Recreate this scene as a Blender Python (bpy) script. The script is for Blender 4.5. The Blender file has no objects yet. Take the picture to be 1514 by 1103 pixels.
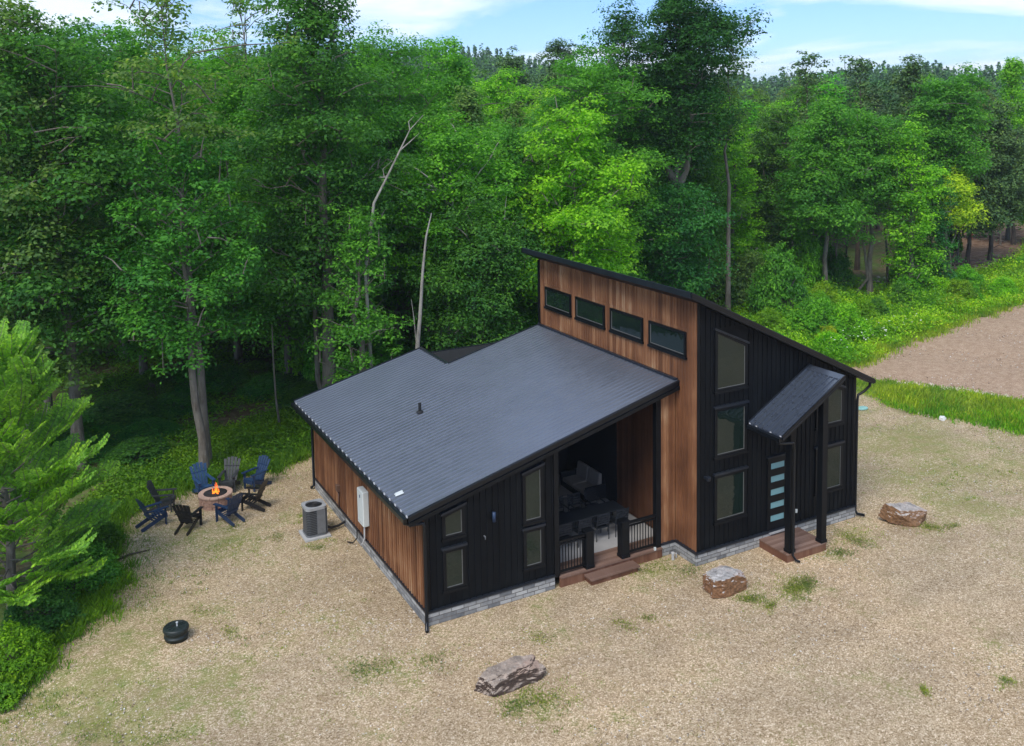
import bpy, math, random
import numpy as np
from mathutils import Vector, Matrix
sc = bpy.context.scene
C = sc.collection
R = math.radians
# ------------------------------------------------------------------ camera (solved from the house's own lines)
CP = (-9.8061, -24.5140, 15.1504)
cam = bpy.data.objects.new('camera', bpy.data.cameras.new('camera'))
C.objects.link(cam); sc.camera = cam
cam.location = CP
cam.rotation_euler = (R(84.33241), R(0.852753), R(-28.707051))
cam.data.sensor_width = 36; cam.data.lens = 1391.87 / 1514 * 36
cam.data.shift_x = (757 - 781.75) / 1514; cam.data.shift_y = (292.065 - 551.5) / 1514
cam.data.clip_end = 6000; cam.data.clip_start = 0.2
_M = cam.rotation_euler.to_matrix()
def ray(u, v): return _M @ Vector(((u - 781.75) / 1391.87, -(v - 292.065) / 1391.87, -1.))
def at(u, v, z=0.):
    r = ray(u, v); t = (z - CP[2]) / r[2]; return Vector(CP) + t * r
def polar(u, dist, z=0.):
    r = ray(u, 150); h = Vector((r.x, r.y, 0)).normalized(); return Vector((CP[0] + h.x * dist, CP[1] + h.y * dist, z))
def top_z(u, v, p):                    # height at which something standing at p reaches picture row v
    r = ray(u, v); t = math.hypot(p.x - CP[0], p.y - CP[1]) / math.hypot(r.x, r.y); return CP[2] + t * r.z

# ------------------------------------------------------------------ object helpers
def tag(o, label=None, cat=None, group=None, kind=None):
    if label: o['label'] = label
    if cat: o['category'] = cat
    if group: o['group'] = group
    if kind: o['kind'] = kind
    return o
def empty(name, loc=(0, 0, 0), rz=0.):
    o = bpy.data.objects.new(name, None); C.objects.link(o); o.location = loc; o.rotation_euler = (0, 0, rz)
    o.empty_display_size = .2
    return o
def thing(name, label, cat, loc=(0, 0, 0), rz=0., group=None):
    return tag(empty(name, loc, rz), label, cat, group)
def link(name, me, mat=None, parent=None):
    o = bpy.data.objects.new(name, me); C.objects.link(o)
    if mat is not None and not me.materials: me.materials.append(mat)
    if parent: o.parent = parent
    return o
def copy_tree(o, parent=None):
    c = o.copy(); C.objects.link(c); c.parent = parent
    for ch in list(o.children): copy_tree(ch, c)
    return c
class MB:
    def __init__(s): s.v = []; s.f = []
    def add(s, vs, fs):
        n = len(s.v); s.v += [tuple(x) for x in vs]; s.f += [tuple(i + n for i in f) for f in fs]; return s
    def box(s, x0, x1, y0, y1, z0, z1):
        return s.add([(x0,y0,z0),(x1,y0,z0),(x1,y1,z0),(x0,y1,z0),(x0,y0,z1),(x1,y0,z1),(x1,y1,z1),(x0,y1,z1)],
                     [(0,3,2,1),(4,5,6,7),(0,1,5,4),(1,2,6,5),(2,3,7,6),(3,0,4,7)])
    def hexa(s, b, t):   # 4 bottom, 4 top points, ccw from above
        return s.add(list(b) + list(t), [(0,3,2,1),(4,5,6,7),(0,1,5,4),(1,2,6,5),(2,3,7,6),(3,0,4,7)])
    def prism(s, poly, d):   # poly: 3D points, extruded by vector d
        n = len(poly); d = Vector(d); p = [Vector(q) for q in poly]
        return s.add(p + [q + d for q in p], [tuple(range(n))[::-1], tuple(range(n, 2*n))] + [(i, (i+1) % n, (i+1) % n + n, i + n) for i in range(n)])
    def bar(s, a, b, w, h, up=(0,0,1)):   # rectangular bar from a to b
        a, b = Vector(a), Vector(b); d = (b - a).normalized(); up = Vector(up)
        x = d.cross(up)
        if x.length < 1e-4: x = d.cross(Vector((0, 1, 0)))
        x.normalize(); z = x.cross(d)
        x *= w / 2; z *= h / 2
        return s.add([a-x-z, a+x-z, a+x+z, a-x+z, b-x-z, b+x-z, b+x+z, b-x+z], [(0,1,2,3),(7,6,5,4),(0,4,5,1),(1,5,6,2),(2,6,7,3),(3,7,4,0)])
    def tube(s, path, rad, n=8, cap=True):
        P = [Vector(p) for p in path]; m = len(P); rs = rad if hasattr(rad, '__len__') else [rad] * m
        vs = []; prev = None
        for i, p in enumerate(P):
            d = (P[min(i+1, m-1)] - P[max(i-1, 0)]).normalized()
            if prev is None: x = d.cross(Vector((0, 1, 0)) if abs(d.y) < .9 else Vector((1, 0, 0)))
            else: x = prev - d * prev.dot(d)
            x.normalize(); prev = x; y = d.cross(x)
            for k in range(n):
                a = 2 * math.pi * k / n; vs.append(p + (x * math.cos(a) + y * math.sin(a)) * rs[i])
        fs = [(i*n+k, i*n+(k+1) % n, (i+1)*n+(k+1) % n, (i+1)*n+k) for i in range(m-1) for k in range(n)]
        if cap: fs += [tuple(range(n))[::-1], tuple(range((m-1)*n, m*n))]
        return s.add(vs, fs)
    def lathe(s, prof, c=(0,0,0), n=24, squash=1.):
        vs = [(c[0] + r*math.cos(2*math.pi*k/n), c[1] + r*squash*math.sin(2*math.pi*k/n), c[2] + z) for r, z in prof for k in range(n)]
        m = len(prof)
        fs = [(i*n+k, i*n+(k+1) % n, (i+1)*n+(k+1) % n, (i+1)*n+k) for i in range(m-1) for k in range(n)]
        fs += [tuple(range((m-1)*n, m*n))]
        if prof[0][0] > .001: fs += [tuple(range(n))[::-1]]
        return s.add(vs, fs)
    def build(s, name, mat, parent=None, smooth=False, bevel=0.):
        me = bpy.data.meshes.new(name); me.from_pydata(s.v, [], s.f); me.materials.append(mat)
        if smooth: me.shade_smooth()
        o = link(name, me, None, parent)
        if bevel:
            b = o.modifiers.new('bevel', 'BEVEL'); b.width = bevel; b.segments = 1; b.limit_method = 'ANGLE'
        return o
def np_mesh(name, V, F, mat):          # V (n,3), F (m,k) all same k
    me = bpy.data.meshes.new(name); V = np.ascontiguousarray(V, dtype=np.float32); F = np.ascontiguousarray(F, dtype=np.int32)
    m, k = F.shape
    me.vertices.add(len(V)); me.vertices.foreach_set('co', V.ravel())
    me.loops.add(m * k); me.loops.foreach_set('vertex_index', F.ravel())
    me.polygons.add(m); me.polygons.foreach_set('loop_start', np.arange(0, m*k, k, dtype=np.int32))
    me.update(calc_edges=True); me.materials.append(mat)
    return me

# ------------------------------------------------------------------ material helpers
class NT:
    def __init__(s, name):
        s.m = bpy.data.materials.new(name); s.m.use_nodes = True; s.t = s.m.node_tree; s.t.nodes.clear()
        s.out = s.n('ShaderNodeOutputMaterial')
    def n(s, kind, **kw):
        nd = s.t.nodes.new(kind)
        for k, v in kw.items():
            if hasattr(nd, k): setattr(nd, k, v)
        return nd
    def l(s, a, b): s.t.links.new(a, b)
    def co(s): return s.n('ShaderNodeTexCoord').outputs['Object']
    def noise(s, scale, detail=4, rough=.55, vec=None, dist=0.):
        nd = s.n('ShaderNodeTexNoise'); nd.inputs['Scale'].default_value = scale; nd.inputs['Detail'].default_value = detail
        nd.inputs['Roughness'].default_value = rough; nd.inputs['Distortion'].default_value = dist
        s.l(vec if vec is not None else s.co(), nd.inputs['Vector']); return nd.outputs['Fac']
    def vor(s, scale, vec=None, feature='F1', out='Color'):
        nd = s.n('ShaderNodeTexVoronoi'); nd.feature = feature; nd.inputs['Scale'].default_value = scale
        s.l(vec if vec is not None else s.co(), nd.inputs['Vector']); return nd.outputs[out]
    def ramp(s, fac, stops, interp='LINEAR'):
        nd = s.n('ShaderNodeValToRGB'); cr = nd.color_ramp; cr.interpolation = interp
        while len(cr.elements) < len(stops): cr.elements.new(.5)
        for e, (p, c) in zip(cr.elements, stops): e.position = p; e.color = (*c, 1) if len(c) == 3 else c
        s.l(fac, nd.inputs['Fac']); return nd.outputs['Color']
    def mix(s, fac, a, b, mode='MIX'):
        nd = s.n('ShaderNodeMix'); nd.data_type = 'RGBA'; nd.blend_type = mode
        for k, v in ((0, fac), (6, a), (7, b)):
            if hasattr(v, 'is_linked'): s.l(v, nd.inputs[k])
            elif k: nd.inputs[k].default_value = (*v, 1)
            else: nd.inputs[k].default_value = v
        return nd.outputs[2]
    def math(s, op, a, b=None, c=None):
        nd = s.n('ShaderNodeMath'); nd.operation = op
        for i, v in enumerate((a, b, c)):
            if v is None: continue
            if hasattr(v, 'is_linked'): s.l(v, nd.inputs[i])
            else: nd.inputs[i].default_value = v
        return nd.outputs[0]
    def mapping(s, scale=(1,1,1), rot=(0,0,0), loc=(0,0,0), vec=None):
        nd = s.n('ShaderNodeMapping'); s.l(vec if vec is not None else s.co(), nd.inputs['Vector'])
        nd.inputs['Scale'].default_value = scale; nd.inputs['Rotation'].default_value = rot; nd.inputs['Location'].default_value = loc
        return nd.outputs[0]
    def bump(s, h, strength=.5, dist=.02):
        nd = s.n('ShaderNodeBump'); nd.inputs['Strength'].default_value = strength; nd.inputs['Distance'].default_value = dist
        s.l(h, nd.inputs['Height']); return nd.outputs[0]
    def pbr(s, col, rough=.6, metal=0., normal=None, spec=None, emit=None, estr=0.):
        b = s.n('ShaderNodeBsdfPrincipled')
        for nm, v in (('Base Color', col), ('Roughness', rough), ('Metallic', metal)):
            if hasattr(v, 'is_linked'): s.l(v, b.inputs[nm])
            else: b.inputs[nm].default_value = (*v, 1) if hasattr(v, '__len__') else v
        if spec is not None: b.inputs['Specular IOR Level'].default_value = spec
        if normal is not None: s.l(normal, b.inputs['Normal'])
        if emit: b.inputs['Emission Color'].default_value = (*emit, 1); b.inputs['Emission Strength'].default_value = estr
        s.l(b.outputs[0], s.out.inputs[0]); return b
def simple(name, col, rough=.6, metal=0., var=.18, scale=6., spec=None, bump=0., emit=None, estr=0.):
    t = NT(name); f = t.noise(scale, 5, .6)
    c = t.ramp(f, [(.25, tuple(x*(1-var) for x in col)), (.75, tuple(min(1, x*(1+var)) for x in col))])
    t.pbr(c, rough, metal, t.bump(t.noise(scale*6, 3), bump, .01) if bump else None, spec, emit, estr)
    return t.m
def wood_siding(name, axis, cols, w=.2, rough=.65, spec=.3):
    t = NT(name); sep = t.n('ShaderNodeSeparateXYZ'); t.l(t.co(), sep.inputs[0])
    u = sep.outputs[axis]; b = t.math('FLOOR', t.math('MULTIPLY', t.math('ADD', u, .07), 1 / w))
    wn = t.n('ShaderNodeTexWhiteNoise'); wn.noise_dimensions = '1D'; t.l(b, wn.inputs['W'])
    st = t.noise(1., 6, .65, t.mapping((38, 38, 1.6)))
    big = t.noise(.7, 3)
    f = t.math('ADD', t.math('MULTIPLY', wn.outputs['Value'], .30), t.math('MULTIPLY', st, .55))
    f = t.math('ADD', f, t.math('MULTIPLY', t.math('ADD', t.math('SUBTRACT', big, .5), .13), .6))
    c = t.ramp(f, [(.18, cols[0]), (.45, cols[1]), (.62, cols[2]), (.85, cols[3])])
    t.pbr(c, rough, 0, t.bump(st, .35, .01), spec); return t.m
M = {}
WC = [(.085,.036,.018), (.20,.085,.038), (.31,.15,.07), (.50,.33,.19)]
M['wood_y'] = wood_siding('cedar_boards', 'Y', WC)
M['wood_x'] = wood_siding('cedar_boards_front', 'X', WC)
M['wood_shaded'] = wood_siding('shaded_porch_cedar', 'Y', [(.05,.022,.011),(.09,.038,.018),(.13,.055,.026),(.18,.09,.045)])  # the same cedar darkened, porch shade put into the board colours
M['black'] = wood_siding('black_siding', 'X', [(.003,.0036,.0045),(.0045,.0055,.007),(.006,.0075,.009),(.010,.0115,.013)], rough=.55, spec=.16)
M['trim'] = simple('black_trim', (.0045,.0055,.007), .45, 0, .3, 3, spec=.25)
M['gutter'] = simple('black_gutter_metal', (.006,.008,.011), .3, .2, .2, 3)
M['edge'] = simple('roof_edge_trim', (.030,.037,.050), .3, .5, .2, 3)
def roof_mat(name, col, rough, metal=.55):
    t = NT(name); n = t.noise(.5, 4); n2 = t.noise(3, 4)
    c = t.ramp(n, [(.3, tuple(x*.93 for x in col)), (.7, tuple(x*1.07 for x in col))])
    r = t.ramp(n2, [(.3, (rough*.8,)*3), (.7, (rough*1.25,)*3)])
    t.pbr(c, r, metal, t.bump(t.noise(1.2, 2), .15, .01)); return t.m
M['roof'] = roof_mat('ribbed_metal_roof', (.20,.22,.26), .36, .62)  # sky reflection partly put into this lighter blue-grey base
M['roof_shaded'] = roof_mat('shaded_metal_canopy', (.10,.12,.155), .28)  # same metal as the roof, colour darkened for its slope's weaker sky reflection
M['rib_end'] = simple('pale_rib_end', (.6,.6,.6), .4)
def glass(name, tint, refl):
    t = NT(name); d = t.n('ShaderNodeBsdfDiffuse'); d.inputs[0].default_value = (*tint, 1)
    g = t.n('ShaderNodeBsdfGlossy'); g.inputs['Roughness'].default_value = .03; g.inputs[0].default_value = (.85,.9,.9,1)
    nn = t.bump(t.noise(1.6, 3), .16, .05); t.l(nn, g.inputs['Normal'])
    fr = t.n('ShaderNodeLayerWeight')
    f = t.math('MINIMUM', t.math('ADD', t.math('MULTIPLY', t.math('POWER', fr.outputs['Facing'], 4.), .8), refl), .9)
    m = t.n('ShaderNodeMixShader'); t.l(f, m.inputs[0]); t.l(d.outputs[0], m.inputs[1]); t.l(g.outputs[0], m.inputs[2]); t.l(m.outputs[0], t.out.inputs[0]); return t.m
M['glass'] = glass('window_glass', (.010,.019,.015), .06)  # faint green in the diffuse colour stands in for reflected greenery
M['frosted'] = simple('frosted_teal_glass', (.19,.38,.40), .25, 0, .12, 1.5)
M['frame_light'] = simple('window_spacer', (.13,.13,.12), .5)
def stone_mat():
    t = NT('stacked_grey_stone'); sep = t.n('ShaderNodeSeparateXYZ'); t.l(t.co(), sep.inputs[0])
    cmb = t.n('ShaderNodeCombineXYZ'); t.l(t.math('ADD', sep.outputs['X'], sep.outputs['Y']), cmb.inputs[0]); t.l(sep.outputs['Z'], cmb.inputs[1])
    br = t.n('ShaderNodeTexBrick'); t.l(cmb.outputs[0], br.inputs['Vector'])
    br.inputs['Scale'].default_value = 1; br.inputs['Brick Width'].default_value = .40; br.inputs['Row Height'].default_value = .125; br.inputs['Mortar Size'].default_value = .012
    br.inputs['Color1'].default_value = (.055,.065,.075,1); br.inputs['Color2'].default_value = (.50,.50,.47,1); br.inputs['Mortar'].default_value = (.10,.09,.08,1); br.offset = .37; br.inputs['Bias'].default_value = .1
    c = t.mix(.22, br.outputs['Color'], t.ramp(t.noise(5, 5), [(.3, (.12,.13,.15)), (.5, (.33,.33,.33)), (.7, (.5,.49,.46))]))
    t.pbr(c, .85, 0, t.bump(t.math('SUBTRACT', t.noise(9, 4), br.outputs['Fac']), .8, .03)); return t.m
M['stone'] = stone_mat()
def plank_mat(name, axis, cols, w):
    m = wood_siding(name, axis, cols, w); return m
M['deck'] = plank_mat('deck_boards', 'Y', [(.13,.075,.052),(.19,.115,.085),(.25,.16,.12),(.31,.21,.17)], .14)
M['deck_side'] = plank_mat('deck_skirt', 'X', [(.08,.035,.02),(.16,.07,.04),(.2,.1,.06),(.26,.14,.09)], .14)
M['floor'] = simple('pale_porch_floor', (.42,.41,.40), .55, 0, .12, 1.5)
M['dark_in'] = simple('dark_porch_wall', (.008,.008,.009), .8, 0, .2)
M['cushion'] = simple('cream_cushion_fabric', (.36,.32,.28), .9, 0, .08, 8, bump=.3)
M['chair_dark'] = simple('dark_chair_resin', (.020,.025,.032), .5, 0, .15)
M['concrete'] = simple('grey_concrete', (.42,.42,.41), .85, 0, .12, 5, bump=.3)
M['ac_grey'] = simple('grey_condenser_metal', (.17,.18,.19), .45, .2, .15)
M['ac_fin'] = simple('dark_condenser_grille', (.04,.045,.05), .5, .3, .3, 40)
M['white'] = simple('white_enamel', (.62,.66,.63), .4, 0, .05)
M['pvc'] = simple('grey_conduit', (.45,.45,.44), .5)
M['rubber'] = simple('black_rubber', (.012,.012,.012), .6)
M['navy'] = simple('navy_resin', (.016,.038,.090), .45, 0, .15)
M['blue'] = simple('faded_blue_resin', (.022,.062,.14), .5, 0, .15)
M['char'] = simple('charcoal_resin', (.035,.038,.04), .55, 0, .15)
M['blk'] = simple('black_resin', (.012,.012,.014), .45, 0, .15)
M['septic'] = simple('dark_green_black_plastic', (.012,.02,.018), .5, 0, .25)
M['pit'] = simple('tan_red_fire_pit_block', (.36,.22,.16), .9, 0, .3, 6, bump=.6)
M['ash'] = simple('charred_bowl', (.02,.019,.018), .95, 0, .3, 9)
M['log'] = simple('charred_log', (.05,.03,.02), .9, 0, .4, 9)
def flame_mat():
    t = NT('flame'); sep = t.n('ShaderNodeSeparateXYZ'); t.l(t.co(), sep.inputs[0])
    c = t.ramp(t.math('MULTIPLY', sep.outputs['Z'], 1.3), [(.3, (1,.42,.10)), (.6, (1,.2,.02)), (.95, (.8,.08,.01))])
    e = t.n('ShaderNodeEmission'); t.l(c, e.inputs[0]); e.inputs[1].default_value = 1.8; tr = t.n('ShaderNodeBsdfTransparent'); mx = t.n('ShaderNodeMixShader'); mx.inputs[0].default_value = .6; t.l(tr.outputs[0], mx.inputs[1]); t.l(e.outputs[0], mx.inputs[2]); t.l(mx.outputs[0], t.out.inputs[0]); return t.m
M['flame'] = flame_mat()
def rock_mat(name, top, side, top_from):
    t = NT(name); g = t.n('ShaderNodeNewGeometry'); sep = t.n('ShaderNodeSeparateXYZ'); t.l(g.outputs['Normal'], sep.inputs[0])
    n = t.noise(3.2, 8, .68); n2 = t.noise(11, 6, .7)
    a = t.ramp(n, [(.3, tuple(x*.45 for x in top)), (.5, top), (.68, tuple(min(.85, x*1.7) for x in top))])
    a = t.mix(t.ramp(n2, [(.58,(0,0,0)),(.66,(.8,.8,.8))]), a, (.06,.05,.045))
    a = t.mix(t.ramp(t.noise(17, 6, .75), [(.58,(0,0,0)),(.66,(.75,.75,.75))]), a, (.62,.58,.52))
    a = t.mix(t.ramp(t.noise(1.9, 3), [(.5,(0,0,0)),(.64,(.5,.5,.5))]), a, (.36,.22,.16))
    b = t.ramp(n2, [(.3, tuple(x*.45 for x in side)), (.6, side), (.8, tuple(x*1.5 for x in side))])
    f = t.ramp(t.math('ADD', sep.outputs['Z'], t.math('MULTIPLY', t.math('SUBTRACT', n, .5), .9)), [(top_from, (0,0,0)), (top_from+.2, (1,1,1))])  # top colour on upward faces, side colour on the rest
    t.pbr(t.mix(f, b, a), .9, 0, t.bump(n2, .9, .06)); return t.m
def bark_mat(name, col, pale):
    t = NT(name); n = t.noise(1, 6, .7, t.mapping((9, 9, 1.6))); n2 = t.noise(.9, 4)
    a = t.ramp(n, [(.3, tuple(x*.4 for x in col)), (.55, col), (.75, pale)])
    a = t.mix(t.ramp(n2, [(.45,(0,0,0)),(.65,(1,1,1))]), a, tuple(x*.6 for x in pale))
    t.pbr(a, .9, 0, t.bump(n, .8, .04)); return t.m
M['bark'] = bark_mat('grey_brown_bark', (.16,.135,.105), (.33,.30,.25))
M['bark_pale'] = bark_mat('pale_bark', (.36,.33,.28), (.6,.57,.5))
M['bark_dark'] = bark_mat('dark_pine_bark', (.075,.055,.04), (.17,.13,.1))
def leaf_mat(name, trans=.45, ps=.55, pr=((.72,.82,.95), (1.5,1.3,.9))):
    t = NT(name); oi = t.n('ShaderNodeObjectInfo'); g = t.n('ShaderNodeNewGeometry')
    r = g.outputs['Random Per Island']
    v = t.ramp(r, [(0, (.6,.65,.7)), (.5, (1,1,1)), (.9, (1.35,1.25,.9)), (1, (1.7,1.45,.8))])
    patch = t.ramp(t.noise(ps, 4), [(.34, pr[0]), (.66, pr[1])])
    c = t.mix(1., t.mix(1., oi.outputs['Color'], v, 'MULTIPLY'), patch, 'MULTIPLY')
    b = t.n('ShaderNodeBsdfPrincipled'); t.l(c, b.inputs['Base Color']); b.inputs['Roughness'].default_value = .6; b.inputs['Specular IOR Level'].default_value = .22
    tr = t.n('ShaderNodeBsdfTranslucent'); t.l(t.mix(1., c, (1.1,1.35,.6), 'MULTIPLY'), tr.inputs[0])
    m = t.n('ShaderNodeMixShader'); m.inputs[0].default_value = trans
    t.l(b.outputs[0], m.inputs[1]); t.l(tr.outputs[0], m.inputs[2]); t.l(m.outputs[0], t.out.inputs[0]); return t.m
M['leaf'] = leaf_mat('leaves')
M['needle'] = leaf_mat('needles', .15)
M['weed'] = leaf_mat('weed_leaves', .4, .33, ((.45,.62,.75), (1.65,1.3,1.0)))
# ------------------------------------------------------------------ ground
def P2(*pts): return [(p[0], p[1]) for p in (at(*q) if not isinstance(q, Vector) else q for q in pts)]
yard = P2((0,1022),(45,1000),(100,935),(140,905),(160,860),(150,815),(168,770),(215,742),(262,722),(330,706),(400,694),(462,668)) + \
       [(4,15),(9,13.5),(18,13),(26,11.5)] + P2((1268,582),(1330,606),(1420,622),(1514,640)) + [(80,-30),(80,-70),(-60,-70),(-40,-30),(-20,-6)]
road = P2((1255,541),(1300,515),(1370,491),(1440,464),(1514,447)) + [(85,32),(110,20),(110,0)] + P2((1514,594),(1420,578),(1300,563),(1265,558))
bank = P2((1110,440),(1180,425),(1260,432),(1330,432),(1400,420),(1450,408),(1514,400)) + [(110,50),(110,25)] + P2((1514,447),(1440,464),(1370,491),(1300,515),(1255,541)) + [(20,14),(14,16)]
path = P2((1425,428),(1460,421),(1514,414)) + [(95,40),(95,36)] + P2((1514,426),(1470,430))
verge = P2((1265,560),(1300,563),(1420,578),(1514,594)) + [(110,-8),(80,-20)] + P2((1514,640),(1420,622),(1330,606),(1268,582))
clearing = P2((1395,408),(1390,385),(1410,330),(1440,325),(1514,335)) + [(130,60)] + P2((1514,385),(1450,398))
leftv = P2((150,815),(168,770),(215,742),(262,722),(330,706),(400,694),(462,668)) + [(4,15),(6,20)] + P2((420,610),(330,640),(200,690),(120,760),(90,900),(40,990),(0,1022)) + [(-20,-6)] + P2((45,1000),(100,935),(140,905),(160,860))
def sdist(poly, X, Y):
    p = np.array(poly); q = np.roll(p, -1, 0); d = np.full(X.shape, 1e9); ins = np.zeros(X.shape, bool)
    for (x1, y1), (x2, y2) in zip(p, q):
        ex, ey = x2-x1, y2-y1; t = np.clip(((X-x1)*ex + (Y-y1)*ey) / (ex*ex+ey*ey), 0, 1)
        d = np.minimum(d, np.hypot(X-x1-t*ex, Y-y1-t*ey))
        c = ((y1 > Y) != (y2 > Y)) & (X < (x2-x1) * (Y-y1) / (y2-y1 + 1e-12) + x1); ins ^= c
    return np.where(ins, d, -d)
def hill_h(X, Y):
    dx, dy = X - CP[0], Y - CP[1]; d = np.hypot(dx, dy); az = np.degrees(np.arctan2(dx, dy))
    s = np.clip((d - 170) / 260, 0, 1); s = s*s*(3-2*s)
    h = 9.5 + 17 * np.exp(-((az-18)/17)**2) + 4*np.exp(-((az-55)/9)**2) + 1.5*np.sin(az*.55) + .8*np.sin(az*1.7+1)
    h = h * s * np.clip((az + 40) / 25, 0, 1) * np.clip((100 - az) / 30, 0, 1)
    return h - np.clip((d-460)/600, 0, 1) * 12 * s
dense = np.arange(-30, 112, .55)
densey = np.arange(-36, 66, .55)
out_lo = -30 - np.array([1050, 820, 600, 350, 220, 140, 90, 60, 35, 18, 7.])
gx = np.concatenate([out_lo, dense, 112 + np.array([8,18,30,45,62,80,100,125,150,180,210,245,280,320,360,410,470,540,620,720,850,980,1080.])])
gy = np.concatenate([out_lo - 6, densey, 66 + np.array([5,12,20,32,45,62,80,100,125,150,180,210,240,270,300,330,360,390,420,460,500,560,640,760,940,1120.])])
GX, GY = np.meshgrid(gx, gy); rs = np.random.RandomState(3)
GZ = hill_h(GX, GY)
far = np.clip(np.minimum(sdist([(-3,-3),(19,-5),(19,14),(-3,15)], GX, GY) * -1, 6) / 6, 0, 1)
GZ = GZ + far * (.05*np.sin(GX*.8+GY*.5) + .04*np.sin(GX*.33-GY*1.1+2) + .02*np.sin(GX*2.3+GY*1.9))*(np.abs(GX)<130)
n0, n1 = GX.shape
idx = np.arange(n0*n1).reshape(n0, n1)
F = np.stack([idx[:-1,:-1], idx[:-1,1:], idx[1:,1:], idx[1:,:-1]], -1).reshape(-1, 4)
def ground_mat():
    t = NT('ground'); co = t.co()
    def attr(nm):
        a = t.n('ShaderNodeAttribute'); a.attribute_name = nm; return a.outputs['Fac']
    def mask(nm, amp, w, sc_):
        f = t.math('ADD', attr(nm), t.math('MULTIPLY', t.math('SUBTRACT', t.noise(sc_, 5, .6), .5), amp))
        return t.math('MULTIPLY_ADD', f, 1/w, .5)
    def clampm(x):
        m = t.n('ShaderNodeClamp'); t.l(x, m.inputs[0]); return m.outputs[0]
    # gravel
    v1 = t.vor(44); v2 = t.vor(24); sp = t.n('ShaderNodeSeparateColor'); t.l(v1, sp.inputs[0]); sp2 = t.n('ShaderNodeSeparateColor'); t.l(v2, sp2.inputs[0])
    peb = t.math('ADD', t.math('MULTIPLY', sp.outputs[0], .55), t.math('MULTIPLY', sp2.outputs[0], .45))
    nf = t.noise(45, 3, .7)
    peb = t.math('ADD', t.math('MULTIPLY', peb, .62), t.math('MULTIPLY', nf, .38))
    gcol = t.ramp(peb, [(.22, (.155,.108,.058)), (.36, (.33,.250,.150)), (.52, (.455,.360,.236)), (.64, (.59,.487,.345)), (.78, (.84,.76,.60))])
    tone = t.ramp(t.noise(.11, 6, .62), [(.3, (.85,.85,.84)), (.5, (1,.98,.96)), (.7, (1.14,1.07,1.0))])
    gcol = t.mix(1., gcol, tone, 'MULTIPLY')
    blot = t.ramp(t.noise(.9, 6, .7), [(.35, (.84,.81,.77)), (.6, (1.05,1.03,1.0))])
    gcol = t.mix(.7, gcol, blot, 'MULTIPLY')
    # tyre-worn bands: cleaner, browner gravel
    band = t.ramp(t.noise(.5, 4, .6, t.mapping((.16, .9, 1), (0,0,R(22)))), [(.42, (.90,.88,.86)), (.6, (1.06,1.04,1.01))])
    gcol = t.mix(.8, gcol, band, 'MULTIPLY')
    # thin weeds growing through the gravel
    wn = t.math('ADD', t.noise(.42, 7, .72), t.math('MULTIPLY', attr('weed'), .22))
    wm = t.ramp(t.math('ADD', t.math('ADD', wn, t.math('MULTIPLY', t.math('SUBTRACT', .5, peb), .45)), t.math('MULTIPLY', t.math('SUBTRACT', t.noise(6, 6, .85), .5), .9)), [(.60, (0,0,0)), (.77, (.72,.72,.72))])
    wcol = t.ramp(t.noise(1.7, 4), [(.35, (.27,.235,.10)), (.55, (.24,.25,.07)), (.7, (.16,.22,.045))])
    wcol = t.mix(.6, wcol, t.ramp(nf, [(.3,(.6,.6,.6)),(.7,(1.4,1.4,1.4))]), 'MULTIPLY')
    gcol = t.mix(wm, gcol, wcol)
    # reddish dirt road
    rcol = t.ramp(t.math('ADD', t.math('MULTIPLY', peb, .6), t.math('MULTIPLY', t.noise(2.2, 6, .7), .4)), [(.3, (.20,.125,.075)), (.48, (.40,.275,.18)), (.62, (.50,.37,.255)), (.75, (.68,.56,.43))])
    # grass soil and forest floor
    gn = t.noise(1.3, 6, .7)
    grass = t.ramp(gn, [(.3, (.05,.10,.015)), (.5, (.11,.19,.03)), (.7, (.20,.27,.06))])
    litter = t.ramp(t.noise(2.6, 7, .75), [(.3, (.06,.045,.024)), (.5, (.14,.10,.055)), (.66, (.25,.19,.12)), (.8, (.42,.36,.28))])
    fm = t.ramp(t.noise(.25, 5, .65), [(.42, (0,0,0)), (.56, (.85,.85,.85))])
    forest = t.mix(fm, litter, t.ramp(gn, [(.3, (.05,.10,.02)), (.7, (.12,.20,.04))]))
    clr = t.ramp(t.noise(1.5, 7, .75), [(.3, (.10,.055,.03)), (.5, (.23,.14,.085)), (.7, (.36,.27,.19))])
    c = t.mix(clampm(mask('clearing', 4, 1.5, .4)), forest, clr)
    c = t.mix(clampm(mask('leftv', 3, 2.5, .5)), c, grass)
    c = t.mix(clampm(mask('verge', 1.6, 1.2, .8)), c, grass)
    c = t.mix(clampm(mask('bank', 2.5, 1.5, .5)), c, grass)
    c = t.mix(clampm(mask('path', 1, .8, .8)), c, gcol)
    c = t.mix(clampm(mask('yard', 1.5, .7, .9)), c, gcol)
    c = t.mix(clampm(mask('road', 1.2, .5, .9)), c, rcol)
    t.pbr(c, .95, 0, t.bump(t.math('ADD', peb, t.math('MULTIPLY', nf, .3)), .55, .03), .15); return t.m
gme = np_mesh('ground', np.stack([GX, GY, GZ], -1).reshape(-1, 3), F, ground_mat())
ground = link('ground', gme); tag(ground, kind='structure')
gme.shade_smooth()
weed = np.zeros(GX.shape)
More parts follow.
